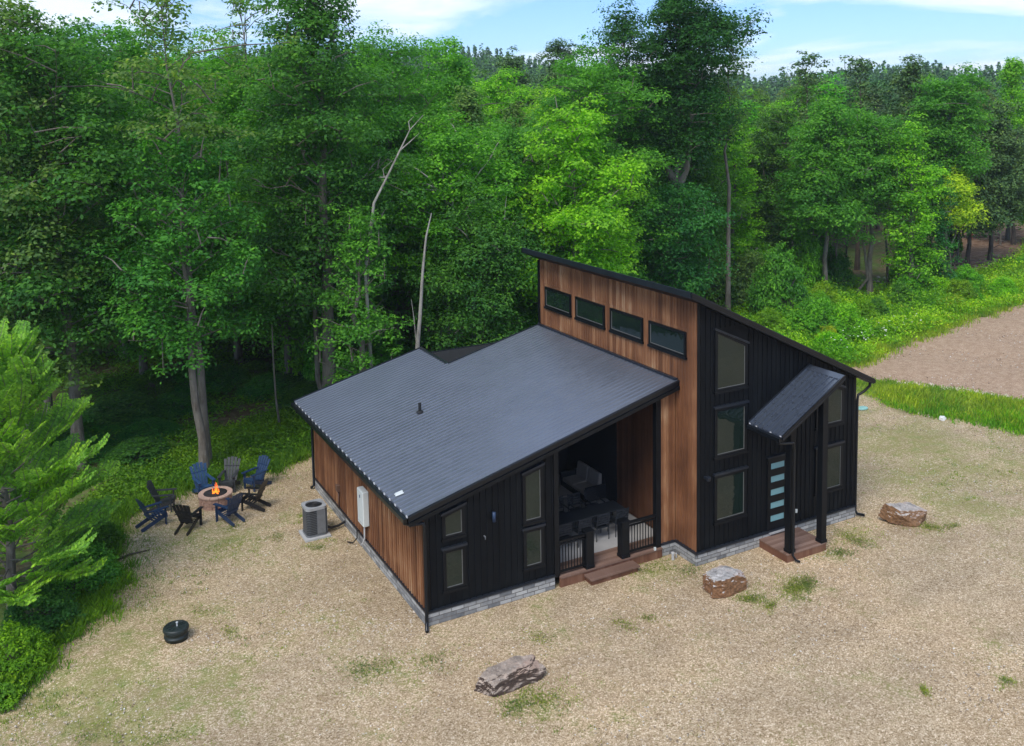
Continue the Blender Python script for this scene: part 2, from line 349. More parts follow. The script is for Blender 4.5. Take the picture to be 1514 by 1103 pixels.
for (u, v, r_, a) in [(545,990,1.6,1),(800,1032,1.3,1.1),(640,990,1,.6),(790,940,1.2,.7),(1180,870,1.1,1.2),(1110,885,.8,.9),(1265,792,1.1,1),(1240,815,.7,.9),(1375,782,.7,.9),(960,838,1.4,.8),(1020,850,.8,.8),(180,790,2,.9),(270,800,3,.7),(340,800,2.5,.7),
                     (480,800,1.2,.9),(440,760,1.4,.7),(420,870,1.8,.5),(130,930,2.5,1),(300,990,3,.6),(200,1080,3,.9),(100,1010,2,.7),(1380,720,4,.8),(1450,690,4,.8),(1350,660,4,.7),(1320,620,4,.7),(1440,760,3,.6),(905,930,1,.5),(600,1060,2,.4),(1360,1020,.4,1),(1490,1010,.5,.8),(500,900,2,.4),(120,1060,2.5,.6)]:
    p = at(u, v); weed += a * np.exp(-((GX-p.x)**2 + (GY-p.y)**2) / (r_*r_*.6))
weed = weed*.8 + .30*np.clip((GX-18)/8, 0, 1)*np.clip((GY+3)/4, 0, 1) + .16*np.clip((-3-GX)/4, 0, 1)
for nm, arr in (('yard', sdist(yard, GX, GY)), ('road', sdist(road, GX, GY)), ('bank', sdist(bank, GX, GY)), ('verge', sdist(verge, GX, GY)),
                ('leftv', sdist(leftv, GX, GY)), ('path', sdist(path, GX, GY)), ('clearing', sdist(clearing, GX, GY)), ('weed', weed)):
    a = gme.attributes.new(nm, 'FLOAT', 'POINT'); a.data.foreach_set('value', np.clip(arr, -6, 6).ravel().astype(np.float32))

# ------------------------------------------------------------------ foliage
def leafquads(rng, P, N, L, W):
    n = len(P); N = N / (np.linalg.norm(N, axis=1, keepdims=True) + 1e-9)
    a = rng.normal(size=(n, 3)); T = np.cross(N, a); T /= np.linalg.norm(T, axis=1, keepdims=True) + 1e-9; B = np.cross(N, T)
    s = rng.uniform(.7, 1.3, (n, 1)); L2 = L*s/2; W2 = W*s/2
    V = np.stack([P - T*L2, P - B*W2 + N*L2*.18, P + T*L2, P + B*W2 + N*L2*.18], 1).reshape(-1, 3)
    return V, np.arange(4*n).reshape(n, 4)
def clump_leaves(rng, cen, rad, per, flat=.5, up=1., out=.95, rnd=.5):
    n = np.maximum(4, (per * rad**2).astype(int)); I = np.repeat(np.arange(len(cen)), n); m = len(I)
    d = rng.normal(size=(m, 3)); d /= np.linalg.norm(d, axis=1, keepdims=True); d[:, 2] = np.where(rng.random(m) < .8, np.abs(d[:, 2]), d[:, 2])
    r = rng.random((m, 1))**.34 * rad[I][:, None]
    lump = 1 + .35*np.sin(d[:, :1]*5 + I[:, None]*1.7)*np.sin(d[:, 1:2]*5 + I[:, None])
    P = cen[I] + d * r * lump * np.array([1, 1, flat])
    N = d*out + np.array([0, 0, up]) + rng.normal(size=(m, 3))*rnd
    return P, N
def tree_skeleton(rng, H, base, Rad, nl, prof, trunk_r, rise=(.22, 1.05), sweep=.10, fork=0, clump=(.6, 1.45), lean=(0, 0), gap=0.):
    wob = rng.normal(size=(9, 2)) * .16; wob[0] = 0
    zs = np.linspace(0, 1, 9); tp = [(wob[i,0]*min(1, zs[i]*2) + lean[0]*zs[i]**1.3, wob[i,1]*min(1, zs[i]*2) + lean[1]*zs[i]**1.3, zs[i]*H*.93) for i in range(9)]
    tr = [max(.015, trunk_r * (1.25 if i == 0 else 1.0) * (1 - zs[i])**.8) for i in range(9)]
    tubes = [(tp, tr)]; cen = []; rad = []
    ang = rng.uniform(0, 6.28)
    gaps = rng.uniform(0, 6.28, 3)
    for i in range(nl):
        t = (i + rng.random()) / nl; h = base + (H*.96 - base) * t; ang += 2.4 + rng.normal()*.35
        k = h / (H*.93) * 8; k0 = int(min(7, k)); f = min(1, k - k0)
        o = np.array(tp[k0])*(1-f) + np.array(tp[k0+1])*f
        L = Rad * prof(t) * rng.uniform(.68, 1.15)
        if gap and min(abs((ang - g + 3.14) % 6.28 - 3.14) for g in gaps) < gap: L *= .45
        el = rise[0] + (rise[1]-rise[0])*t + rng.normal()*.12
        d = np.array([math.cos(ang)*math.cos(el), math.sin(ang)*math.cos(el), math.sin(el)])
        pts = []; 
        for s in np.linspace(0, 1, 5):
            pts.append(o + d*L*s + np.array([0, 0, -sweep*L*s*s]) + rng.normal(size=3)*.07*L*s*.5)
        tubes.append(([tuple(p) for p in pts], [max(.012, trunk_r*.2*(1-t*.5)*(1-.9*s)) for s in (0,.25,.5,.75,1)]))
        nc = max(3, int(L*1.75))
        for j in range(nc):
            s = .30 + .74*(j + rng.random())/nc; kk = min(3, int(s*4)); ff = min(1.2, s*4-kk)
            p = pts[kk]*(1-ff) + pts[kk+1]*ff
            side = np.cross(d, [0, 0, 1]); side /= np.linalg.norm(side) + 1e-9
            sp = side * rng.normal() * L*.28 * (1.15 - abs(s-.6)) + np.array([0, 0, .15 + rng.normal()*.45])
            c = p + sp; cen.append(c); rad.append(rng.uniform(*clump) * (1.1 - .35*t))
            if np.linalg.norm(sp) > .6 and j % 2 == 0:
                tubes.append(([tuple(p), tuple((p+c)/2 + [0,0,.1]), tuple(c)], [.035, .025, .012]))
    cen.append(np.array(tp[-1]) + [0, 0, .3]); rad.append(clump[1]*.8)
    return tubes, np.array(cen), np.array(rad)
P_round = lambda t: .28 + .82 * math.sin(math.pi * min(1, (t*.85 + .12)))**.8
P_tall = lambda t: .55 + .5 * math.sin(math.pi * (t*.8 + .1)) - .35*t*t
P_cone = lambda t: 1.08 - .92*t
P_col = lambda t: .65 + .35 * math.sin(math.pi * t) - .25*t**3
P_umb = lambda t: .35 + .85 * t**.8 if t < .8 else 1.1 - (t-.8)*2
P_pine = lambda t: .55 + .6*math.sin(math.pi*min(1, t*.75+.2)) - .35*t
PROF = dict(round=P_round, tall=P_tall, cone=P_cone, col=P_col, umb=P_umb, pine=P_pine)
def tree_meshes(seed, H, base, Rad, nl, prof='round', tr=.22, per=95, leaf=.24, **kw):
    rng = np.random.RandomState(seed); flat = kw.pop('flat', .66); bark = kw.pop('bark', 'bark'); asp = kw.pop('asp', .6); mat = kw.pop('mat', 'leaf')
    upw = kw.pop('up', .9); fillin = kw.pop('fillin', True); per = per*1.45; leaf = leaf*.8
    tubes, cen, rad = tree_skeleton(rng, H, base, Rad, nl, PROF[prof], tr, **kw)
    axis = np.array(tubes[0][0]); k = rng.choice(len(cen), int(len(cen)*.35)); e = cen[k].copy()
    ax = np.stack([np.interp(e[:, 2], axis[:, 2], axis[:, i]) for i in (0, 1)], 1); f = rng.uniform(.45, 1.02, (len(k), 1))
    e[:, :2] = ax + (e[:, :2]-ax)*f + rng.normal(size=(len(k), 2))*.45; e[:, 2] += rng.normal(size=len(k))*.55; e[:, 2] = np.maximum(e[:, 2], base*.95)
    if fillin: cen = np.concatenate([cen, e]); rad = np.concatenate([rad, rad[k]*.95])
    mb = MB()
    for i, (p, r) in enumerate(tubes): mb.tube(p, r, 9 if i == 0 else 4, cap=False)
    tm = bpy.data.meshes.new('trunk'); tm.from_pydata(mb.v, [], mb.f); tm.materials.append(M[bark]); tm.shade_smooth()
    P, N = clump_leaves(rng, cen, rad, per, flat, up=upw)
    V, Fq = leafquads(rng, P, N, leaf, leaf*asp)
    return tm, np_mesh('crown', V, Fq, M[mat])
def tree_thing(meshes, name, label, cat, loc, rz, col, scale=1., group=None, tilt=(0, 0)):
    t = thing(name, label, cat, loc, rz, group); t.scale = (scale,)*3 if not hasattr(scale, '__len__') else scale
    t.rotation_euler = (tilt[0], tilt[1], rz)
    a = link('trunk', meshes[0], None, t); b = link('crown', meshes[1], None, t)
    b.color = (*col, 1); return t
G_mid = (.105,.315,.045); G_dark = (.075,.225,.045); G_teal = (.050,.205,.055); G_bright = (.20,.48,.035); G_lime = (.38,.56,.04); G_grey = (.145,.265,.080); G_pine = (.080,.165,.058); G_fresh = (.135,.385,.040)
def gz(p): return float(hill_h(np.array(p[0]), np.array(p[1])))
def hero(seed, u, dist, topv, prof, Rad, base, nl, col, name, label, px_base=None, group=None, dz=0, cat='tree', **kw):
    p = at(*px_base) if px_base else polar(u, dist)
    H = top_z(u, topv, p)
    # lean so that the stem head stands over picture column u
    ms = tree_meshes(seed, H, base*H, Rad, nl, prof, **kw)
    return tree_thing(ms, name, label, cat, (p.x, p.y, -.05), 0, col, 1, group)
def lean_to(px_base, u_top, v_top):
    p = at(*px_base); r = ray(u_top, v_top)
    t = math.hypot(p.x-CP[0], p.y-CP[1]) / math.hypot(r.x, r.y); q = Vector(CP) + r*t
    return (q.x - p.x, q.y - p.y)
# --- trees that can be told apart, left to right
hero(11, 8, 44, 10, 'tall', 3.8, .18, 46, G_grey, 'broadleaf_tree', 'tall grey-green tree at the left edge of the forest, its airy top against the sky', per=80, tr=.25, lean=(0,0))
hero(12, 70, 44, 62, 'round', 4.3, .26, 44, G_dark, 'broadleaf_tree', 'dark green tree on a leaning bare stem just right of the frond-leaved sapling', px_base=(118,690), lean=lean_to((118,690),62,60), tr=.27, per=90)
hero(13, 190, 54, 58, 'round', 5.0, .15, 50, G_mid, 'broadleaf_tree', 'broad mid-green tree between the left edge and the tree over the fire pit', per=90, tr=.22)
hero(14, 270, 40, 228, 'round', 3.1, .40, 40, (.075,.265,.045), 'broadleaf_tree', 'tree with a thick bare grey stem rising right behind the blue fire pit chairs', px_base=(303,700), lean=lean_to((303,700),262,235), tr=.20, per=110, leaf=.22, clump=(.45,.95))
hero(15, 236, 45, -45, 'tall', 4.3, .62, 24, G_grey, 'broadleaf_tree', 'tall tree with a long bare stem and a thin open top above the fire pit', px_base=(307,688), lean=lean_to((307,688),238,-40), tr=.19, per=62, leaf=.24, clump=(.45,.95), gap=.5, flat=.5, fillin=False)
hero(49, 345, 47, -30, 'tall', 3.0, .74, 15, G_grey, 'broadleaf_tree', 'thin open-topped tree whose branches cross the sky left of the tallest tree', px_base=(452,560), lean=lean_to((452,560),350,-30), tr=.2, per=62, leaf=.24, clump=(.45,.95), gap=.5, flat=.5, fillin=False)
hero(16, 335, 58, 72, 'round', 4.8, .12, 50, G_fresh, 'broadleaf_tree', 'fresh green round tree low in the gap between the two tallest trees at left', per=90)
hero(17, 410, 52, 100, 'round', 4.4, .15, 46, G_mid, 'broadleaf_tree', 'mid-green tree in front of the far ridge left of the tallest tree', per=90)
hero(18, 472, 46, -75, 'tall', 4.6, .24, 64, G_dark, 'broadleaf_tree', 'tallest dark green tree behind the roof apex, its clumpy top cut by the picture edge', tr=.36, per=88, gap=.25)
hero(19, 520, 42.5, 330, 'col', 2.3, .06, 40, G_mid, 'broadleaf_tree', 'narrow leafy tree hanging low right behind the left end of the metal roof', per=110, leaf=.2, clump=(.4,.85))
hero(20, 575, 56, 82, 'round', 4.8, .15, 52, G_mid, 'broadleaf_tree', 'round green tree behind the dead leaning limb', per=90)
hero(21, 650, 50, 205, 'round', 3.6, .38, 38, G_fresh, 'broadleaf_tree', 'tree with a slim pale stem rising above the roof apex', tr=.17, bark='bark_pale', px_base=None, lean=(.5,0), per=95)
hero(22, 655, 66, 98, 'round', 5.5, .12, 52, G_fresh, 'broadleaf_tree', 'large yellow-green tree right of the dead leaning limb', per=85, leaf=.28)
hero(23, 735, 78, 128, 'round', 5.2, .15, 44, G_bright, 'broadleaf_tree', 'bright lime domed tree below the pine ridge in the middle', per=85, leaf=.3)
hero(24, 745, 55, 212, 'round', 4.6, .12, 50, G_mid, 'broadleaf_tree', 'spreading green tree left above the high end of the tall roof', per=92)
hero(25, 700, 48, 330, 'round', 3.4, .1, 40, G_dark, 'broadleaf_tree', 'dark low tree right behind the notch in the metal roof', per=100, leaf=.21)
hero(26, 812, 60, 200, 'round', 4.4, .12, 46, G_mid, 'broadleaf_tree', 'leafy tree behind the upper left corner of the tall cedar wall', per=92)
hero(27, 868, 58, 105, 'round', 5.0, .18, 52, G_mid, 'broadleaf_tree', 'wide green tree leaning against the left side of the huge oak', per=90, tr=.28)
hero(28, 760, 95, 88, 'pine', 4.6, .25, 46, G_pine, 'pine_tree', 'greyish pine standing in front of the far ridge right of the lime dome', per=70, leaf=.34, mat='needle', bark='bark_dark')
hero(29, 830, 105, 66, 'pine', 4.2, .35, 40, G_pine, 'pine_tree', 'dark round-headed pine poking above the ridge left of the huge oak', per=70, leaf=.34, mat='needle', bark='bark_dark')
oak = hero(30, 1000, 64, -12, 'tall', 6.2, .47, 38, (.032,.125,.030), 'oak_tree', 'huge dark oak with forked grey limbs behind the tall house wing', tr=.5, per=80, leaf=.26, clump=(.9,1.75), gap=.5, rise=(.3,1.1))
hero(31, 925, 62, 10, 'tall', 3.4, .55, 34, (.040,.14,.034), 'oak_tree', 'dark tree whose open top fills the sky left of the huge oak', tr=.3, per=72, clump=(.7,1.35), gap=.5)
hero(32, 1078, 66, 38, 'tall', 2.6, .62, 20, G_grey, 'oak_tree', 'ragged half-bare tree top right of the huge oak', tr=.2, per=80, clump=(.55,1.05), gap=.5, fillin=False)
hero(33, 1000, 60, 296, 'round', 3.2, .3, 30, G_teal, 'broadleaf_tree', 'dark low tree skirting the stem of the huge oak', per=95)
hero(34, 1085, 74, 150, 'cone', 3.2, .1, 54, G_bright, 'sweetgum_tree', 'bright pointed tree right beside the huge oak', per=85, leaf=.28, clump=(.5,1.0))
hero(35, 1150, 70, 172, 'round', 3.6, .52, 40, G_bright, 'broadleaf_tree', 'lime green tree on two slim bare pale stems above the weedy bank', bark='bark_pale', tr=.17, per=88, leaf=.26, px_base=(1174,392))
hero(36, 1196, 84, 76, 'pine', 2.8, .62, 22, G_pine, 'pine_tree', 'thin open-topped pine, leftmost of the three on the right skyline', per=52, leaf=.34, mat='needle', bark='bark_dark', clump=(.45,.8), gap=.5, fillin=False)
hero(37, 1272, 88, 78, 'pine', 2.4, .66, 18, G_pine, 'pine_tree', 'slender pine with small flat head, middle of the three on the right skyline', per=60, leaf=.34, mat='needle', bark='bark_dark', clump=(.45,.8), gap=.4, fillin=False)
hero(38, 1345, 92, 92, 'pine', 3.4, .55, 24, G_pine, 'pine_tree', 'broad flat-headed pine above the tree line, rightmost of the three on the right skyline', per=60, leaf=.34, mat='needle', bark='bark_dark', gap=.4)
hero(39, 1225, 74, 178, 'tall', 4.0, .34, 50, G_mid, 'broadleaf_tree', 'mid-green tree between the pale twin stems and the bright column', per=88, leaf=.27)
hero(40, 1285, 70, 190, 'round', 3.8, .48, 42, G_mid, 'broadleaf_tree', 'tree on a pair of thick bare stems at the bank edge right of the house', tr=.24, px_base=(1286,436), per=88, leaf=.26)
hero(41, 1352, 76, 196, 'col', 2.6, .10, 52, G_bright, 'sweetgum_tree', 'bright green columnar tree in the right forest edge', per=92, leaf=.27, clump=(.5,1.0))
hero(42, 1384, 78, 262, 'col', 2.1, .06, 44, G_teal, 'cedar_tree', 'dense blue-green columnar cedar beside the bright column', per=120, leaf=.22, clump=(.5,.9))
hero(43, 1402, 86, 142, 'umb', 4.2, .5, 46, G_mid, 'broadleaf_tree', 'tall umbrella-crowned tree rising over the blue-green cedar', tr=.24, per=88, leaf=.28)
hero(44, 1462, 88, 172, 'pine', 3.6, .30, 50, G_pine, 'pine_tree', 'dark pine with bare stem standing in the brown clearing', per=75, leaf=.32, mat='needle', bark='bark_dark', px_base=(1463,388))
hero(45, 1438, 92, 235, 'pine', 2.8, .36, 36, G_pine, 'pine_tree', 'smaller dark pine left of the pine in the brown clearing', per=75, leaf=.32, mat='needle', bark='bark_dark')
hero(46, 1497, 112, 84, 'cone', 3.3, .12, 60, G_bright, 'sweetgum_tree', 'bright pointed tree at the right edge, taller than its neighbours', per=85, leaf=.3)
hero(47, 1500, 100, 200, 'pine', 3.2, .34, 40, G_pine, 'pine_tree', 'dark pine at the right edge behind the clearing', per=75, leaf=.34, mat='needle', bark='bark_dark', px_base=(1498,362))
hero(48, 1414, 84, 268, 'round', 1.6, .62, 18, G_lime, 'young_tree', 'small lime-coloured young tree in front of the dark pines', per=95, leaf=.26, tr=.09)
for pts_, rd_ in (([(1008,330),(1003,300),(1001,276),(988,250),(972,228)], [.50,.42,.34,.22,.12]), ([(1001,280),(1014,250),(1020,215),(1024,170)], [.32,.26,.19,.10]), ([(1001,286),(1000,255),(1003,225)], [.26,.18,.10])):
    pl_ = []
    for u_, v_ in pts_:
        rr_ = ray(u_, v_); k_ = 62.6 / math.hypot(rr_.x, rr_.y); g_ = Vector(CP) + rr_*k_; pl_.append(tuple(g_ - oak.location))
    MB().tube(pl_, rd_, 9, False).build('limb', M['bark'], oak, True)
# bare stems and the dead limb
def bare(u0v0, pts, rads, name, label, mat='bark_pale', dist=None, twigs=()):
    p = polar(u0v0[0], dist) if dist else at(*u0v0)
    t = thing(name, label, 'dead tree' if 'dead' in name else 'tree stem', (p.x, p.y, 0)); d = math.hypot(p.x-CP[0], p.y-CP[1])
    def w(u, v):
        r = ray(u, v); k = d / math.hypot(r.x, r.y); q = Vector(CP) + r*k; return (q.x-p.x, q.y-p.y, q.z)
    m = MB(); m.tube([(0,0,-.1)] + [w(*q) for q in pts], [r_*.5 for r_ in rads], 8, False); m.build('stem', M[mat], t, True)
    for tw in twigs: MB().tube([w(*q) for q in tw], [.035*(1-.8*i/(len(tw)-1)) for i in range(len(tw))], 5, False).build('limb', M[mat], t, True)
    return t
bare((540,0), [(540,400),(553,300),(572,262),(590,225),(606,192),(626,170)], [.18,.15,.13,.10,.08,.05,.02], 'dead_tree', 'bleached dead leaning limb standing bare among the dark green crowns', dist=43,
     twigs=[[(592,222),(608,208),(620,197)],[(574,258),(568,262),(566,250),(580,238)],[(572,262),(560,262),(566,268)],[(606,192),(604,180),(612,172)]])
bare((618,0), [(617,515),(621,470),(625,400),(630,350),(638,315)], [.24,.21,.17,.13,.09,.05], 'pale_tree_stem', 'slim pale stem standing directly above the roof apex', dist=42.5, twigs=[[(616,512),(612,470),(608,442)]])
bare((1262,436), [(1283,412),(1276,350),(1266,318)], [.26,.22,.16,.09], 'bare_tree_stem', 'bare leaning stem left of the thick pair at the bank edge', 'bark')
bare((1173,392), [(1172,380),(1168,310),(1160,262)], [.36,.32,.25,.14], 'bare_tree_stem', 'straight bleached stem above the weedy bank right of the huge oak', 'bark_pale', twigs=[[(1166,300),(1160,280),(1156,262)]])
bare((412,634), [(414,632),(408,590),(404,530),(402,480)], [.14,.12,.10,.08,.05], 'bare_tree_stem', 'thin stem in the shade behind the left end of the metal roof', 'bark')
bare((470,0), [(470,560),(466,460),(462,330)], [.3,.28,.22,.16], 'bare_tree_stem', 'thick dark trunk seen through the leaves left of the narrow leafy tree', 'bark', dist=46.5)

prs = random.Random(12)
for u, v, h in [(1238,434,5.5),(1253,431,6.5),(1312,428,6),(1328,424,7),(1341,425,5),(1368,418,6.5),(1380,414,5.5),(1415,392,6),(1432,372,6),(1479,362,6.5)]:
    pp = at(u, v); t_ = thing('slender_tree', 'slender bare-stemmed young tree among several at the dim forest edge on the right', 'tree', (pp.x, pp.y, -.05), prs.uniform(0, 6.28), 'slender stems along the right forest edge')
    m_ = MB(); hh = h*prs.uniform(.9, 1.5); m_.tube([(0,0,0),(prs.uniform(-.2,.2),prs.uniform(-.2,.2),hh*.5),(prs.uniform(-.4,.4),prs.uniform(-.4,.4),hh)], [.11,.085,.05], 6, False); m_.build('trunk', M['bark' if prs.random() < .6 else 'bark_dark'], t_, True)
    for k_ in range(5):
        z_ = hh*prs.uniform(.35, .95); a_ = prs.uniform(0, 6.28); l_ = prs.uniform(.5, 1.3); MB().tube([(0,0,z_),(l_*.5*math.cos(a_),l_*.5*math.sin(a_),z_+.1),(l_*math.cos(a_),l_*math.sin(a_),z_+.35)], [.03,.02,.01], 4, False).build('limb', M['bark_dark'], t_)
# ------------------------------------------------------------------ forest fill: every stem an object, meshes shared by kind
PROTO = [tree_meshes(200+i, 17, b, r_, n_, pf, .2, per=72, leaf=.3) for i, (b, r_, n_, pf) in enumerate([(2.2,4.4,50,'round'),(3.2,4.2,46,'round'),(2.0,3.6,48,'tall'),(3.6,4.6,48,'round'),(1.6,3.3,50,'cone')])]
PINE = [tree_meshes(300+i, 18, b, r_, n_, 'pine', .22, per=70, leaf=.32, mat='needle', bark='bark_dark') for i, (b, r_, n_) in enumerate([(6,3.2,40),(9,2.8,30)])]
frs = np.random.RandomState(77)
SKY = [(0,48),(60,50),(200,80),(300,92),(420,105),(480,120),(560,108),(680,112),(760,138),(860,132),(960,130),(1060,150),(1120,132),(1200,122),(1300,122),(1400,128),(1514,122)]
def skyline(u): return float(np.interp(u, [a for a, b in SKY], [b for a, b in SKY]))
def px_of(p):
    q = _M.transposed() @ (Vector(p) - Vector(CP)); return (781.75 + 1391.87*q.x/-q.z, 292.065 - 1391.87*q.y/-q.z)
avoid = [(yard, 3.5), (road, 2.), (bank, .0), (verge, 2), (clearing, -1), (leftv, 2.0)]
def ok(x, y):
    A, B = np.array([x]), np.array([y])
    return all(sdist(pl, A, B)[0] < -m for pl, m in avoid)
placed = [(o.location.x, o.location.y) for o in C.objects if o.type == 'EMPTY']
KL = {'G_mid': ('mid-green', G_mid), 'G_fresh': ('fresh green', G_fresh), 'G_dark': ('dark green', G_dark), 'G_grey': ('grey-green', G_grey), 'G_bright': ('bright green', G_bright)}
nfill = 0
for tries in range(9000):
    if nfill >= 215: break
    az = R(-2.5 + 62 * frs.random()); d = 50 + 88 * frs.random()**.8
    x, y = CP[0] + d*math.sin(az), CP[1] + d*math.cos(az)
    if not ok(x, y): continue
    if x > -3 and x < 20 and y < 19: continue
    if any((x-a)**2 + (y-b)**2 < (3.6 + d*.018)**2 for a, b in placed): continue
    p = Vector((x, y, gz((x, y)))); u = px_of((x, y, 15))[0]
    if -60 < u < 1600 and sdist(clearing, np.array([x]), np.array([y]))[0] > -7: continue
    tz = top_z(min(max(u, 0), 1514), skyline(u) + frs.uniform(0, 34), p)
    k = frs.choice(['G_mid','G_fresh','G_dark','G_grey','G_bright'], p=[.32,.25,.19,.14,.10])
    pine = frs.random() < (.22 if d > 85 else .04)
    s = (tz - p.z) / 17.2
    if s < .5: continue
    col = tuple(c * frs.uniform(.85, 1.2) for c in (G_pine if pine else KL[k][1]))
    zone = 'right of the house' if u > 1050 else ('behind the house' if u > 480 else 'behind the fire pit')
    gr = ('pines' if pine else 'broadleaf trees') + ' filling the forest ' + zone
    lab = ('dark pine' if pine else KL[k][0] + ' broadleaf tree') + ' crowded among others in the forest mass ' + zone
    tree_thing((PINE if pine else PROTO)[frs.randint(2 if pine else 5)], 'pine_tree' if pine else 'broadleaf_tree', lab, 'tree', (x, y, p.z-.1), frs.uniform(0, 6.28), col,
               (min(1.25, s**.7)*frs.uniform(.9, 1.1), min(1.25, s**.7)*frs.uniform(.9, 1.1), s), gr)
    placed.append((x, y)); nfill += 1
print('fill trees', nfill)
# forest-edge bushes
BUSH = []
for i in range(6):
    rng = np.random.RandomState(400+i); big = i > 2; n = 150 if big else 46; a = rng.uniform(0, 6.28, n); r_ = rng.random(n)**.5
    cen = np.stack([r_*np.cos(a)*1.05, r_*np.sin(a)*1.05, .25 + (1-r_**2)*rng.uniform(.5, 1.35, n)], 1)
    P, N = clump_leaves(rng, cen, rng.uniform(.17, .34, n) if big else rng.uniform(.3, .55, n), 900 if big else 430, .75, out=.9)
    V, Fq = leafquads(rng, P, N, .10 if big else .2, .055 if big else .12); mb = MB()
    for j in range(0, n, 2): mb.tube([(0,0,-.1), tuple(cen[j]*[.5,.5,.6]), tuple(cen[j])], [.03,.02,.01], 4, False)
    sm = bpy.data.meshes.new('stem'); sm.from_pydata(mb.v, [], mb.f); sm.materials.append(M['bark'])
    BUSH.append((sm, np_mesh('foliage', V, Fq, M['leaf'])))
def bush(u, v, w, h, col, label, name='bush', group=None, loc=None, i=None):
    p = loc or at(u, v); t = thing(name, label, 'bush', (p[0], p[1], -.03), frs.uniform(0, 6.28), group); ms = BUSH[frs.randint(3) + (3 if max(w/2.6, h/1.75) > .6 else 0)]
    t.scale = (w/2.6, w/2.6, h/1.75); link('stem', ms[0], None, t); link('foliage', ms[1], None, t).color = (*col, 1); return t
bush(24, 992, 2.0, 1.5, (.17,.36,.02), 'yellow-green bush at the left picture edge below the sapling')
bush(2, 850+190, 1.0, .7, (.14,.32,.03), 'small clipped tuft of green at the lower left corner of the photo')
bush(122, 868, 2.6, 1.6, G_mid, 'green bush at the foot of the frond-leaved sapling, nearest the gravel')
bush(60, 930, 2.4, 1.5, G_dark, 'dark bush in the shade under the frond-leaved sapling')
bush(140, 812, 2.2, 1.2, (.08,.20,.02), 'low green bush between the sapling and the fire pit')
bush(1205, 505, 4.2, 3.2, G_fresh, 'rounded bright shrub just behind the sloping roof edge of the tall wing')
bush(1245, 500, 4.0, 2.6, G_bright, 'lime shrub right of the rounded one on the weedy bank')
bush(1150, 470, 5, 5.5, G_mid, 'tall leafy shrub at the forest edge above the entrance canopy')
bush(1115, 455, 5, 5.0, G_grey, 'greyish leafy shrub under the huge oak')
bush(1192, 440, 4, 6, G_fresh, 'bright shrub at the foot of the straight bleached stem')
bush(1060, 425, 5, 6.0, G_mid, 'shrub right of the stem of the huge oak')
bush(1328, 420, 2.0, 2.6, G_bright, 'upright bright seedling on the weedy bank')
bush(1490, 398, 2.4, 1.3, (.07,.13,.02), 'olive bush at the edge of the brown clearing')
bush(1512, 408, 2.2, 2.0, G_fresh, 'fresh green bush cut by the right picture edge')
bush(1232, 432, 3.6, 4.2, G_dark, 'dark shrub left of the bare leaning stem')
bush(1402, 385, 2.6, 6.0, (.08,.19,.03), 'thin green growth round the stem left of the clearing')
for k in range(34):
    for _ in range(40):
        x, y = frs.uniform(26, 64), frs.uniform(10, 34)
        if sdist(bank, np.array([x]), np.array([y]))[0] > 1.6: break
    else: continue
    w_ = frs.uniform(1.2, 3.0); bush(0, 0, w_, w_*frs.uniform(.55, .9), tuple(c*frs.uniform(.75, 1.15) for c in (G_bright, G_fresh, G_lime, G_mid)[frs.randint(4)]), 'rounded clump of taller weeds standing out of the weedy bank', 'weed_clump', 'taller weed clumps on the bank', (x, y))
for k in range(80):
    for _ in range(60):
        az = R(-2 + 56*frs.random()); d = frs.uniform(43, 82); x, y = CP[0] + d*math.sin(az), CP[1] + d*math.cos(az)
        A, B = np.array([x]), np.array([y])
        e = max(sdist(pl, A, B)[0] for pl in (yard, road, bank, leftv, clearing, verge))
        if -9 < e < -.3 and sdist(clearing, A, B)[0] < -2 and not (-4 < x < 20 and y < 14): break
    left = x < 6
    big = y > 24 and x > 3
    bush(0, 0, frs.uniform(3, 5.5), frs.uniform(2.5, 6) if big else frs.uniform(.7, 1.6), tuple(c*frs.uniform(.8, 1.2) for c in (G_dark, G_mid, G_fresh)[frs.randint(3) if big else 0]),
         'leafy undergrowth bush in the dim edge of the forest ' + ('by the fire pit' if left else 'beyond the house'), 'undergrowth_bush', 'undergrowth bushes along the forest edge ' + ('by the fire pit' if left else 'beyond the house'), (x, y))
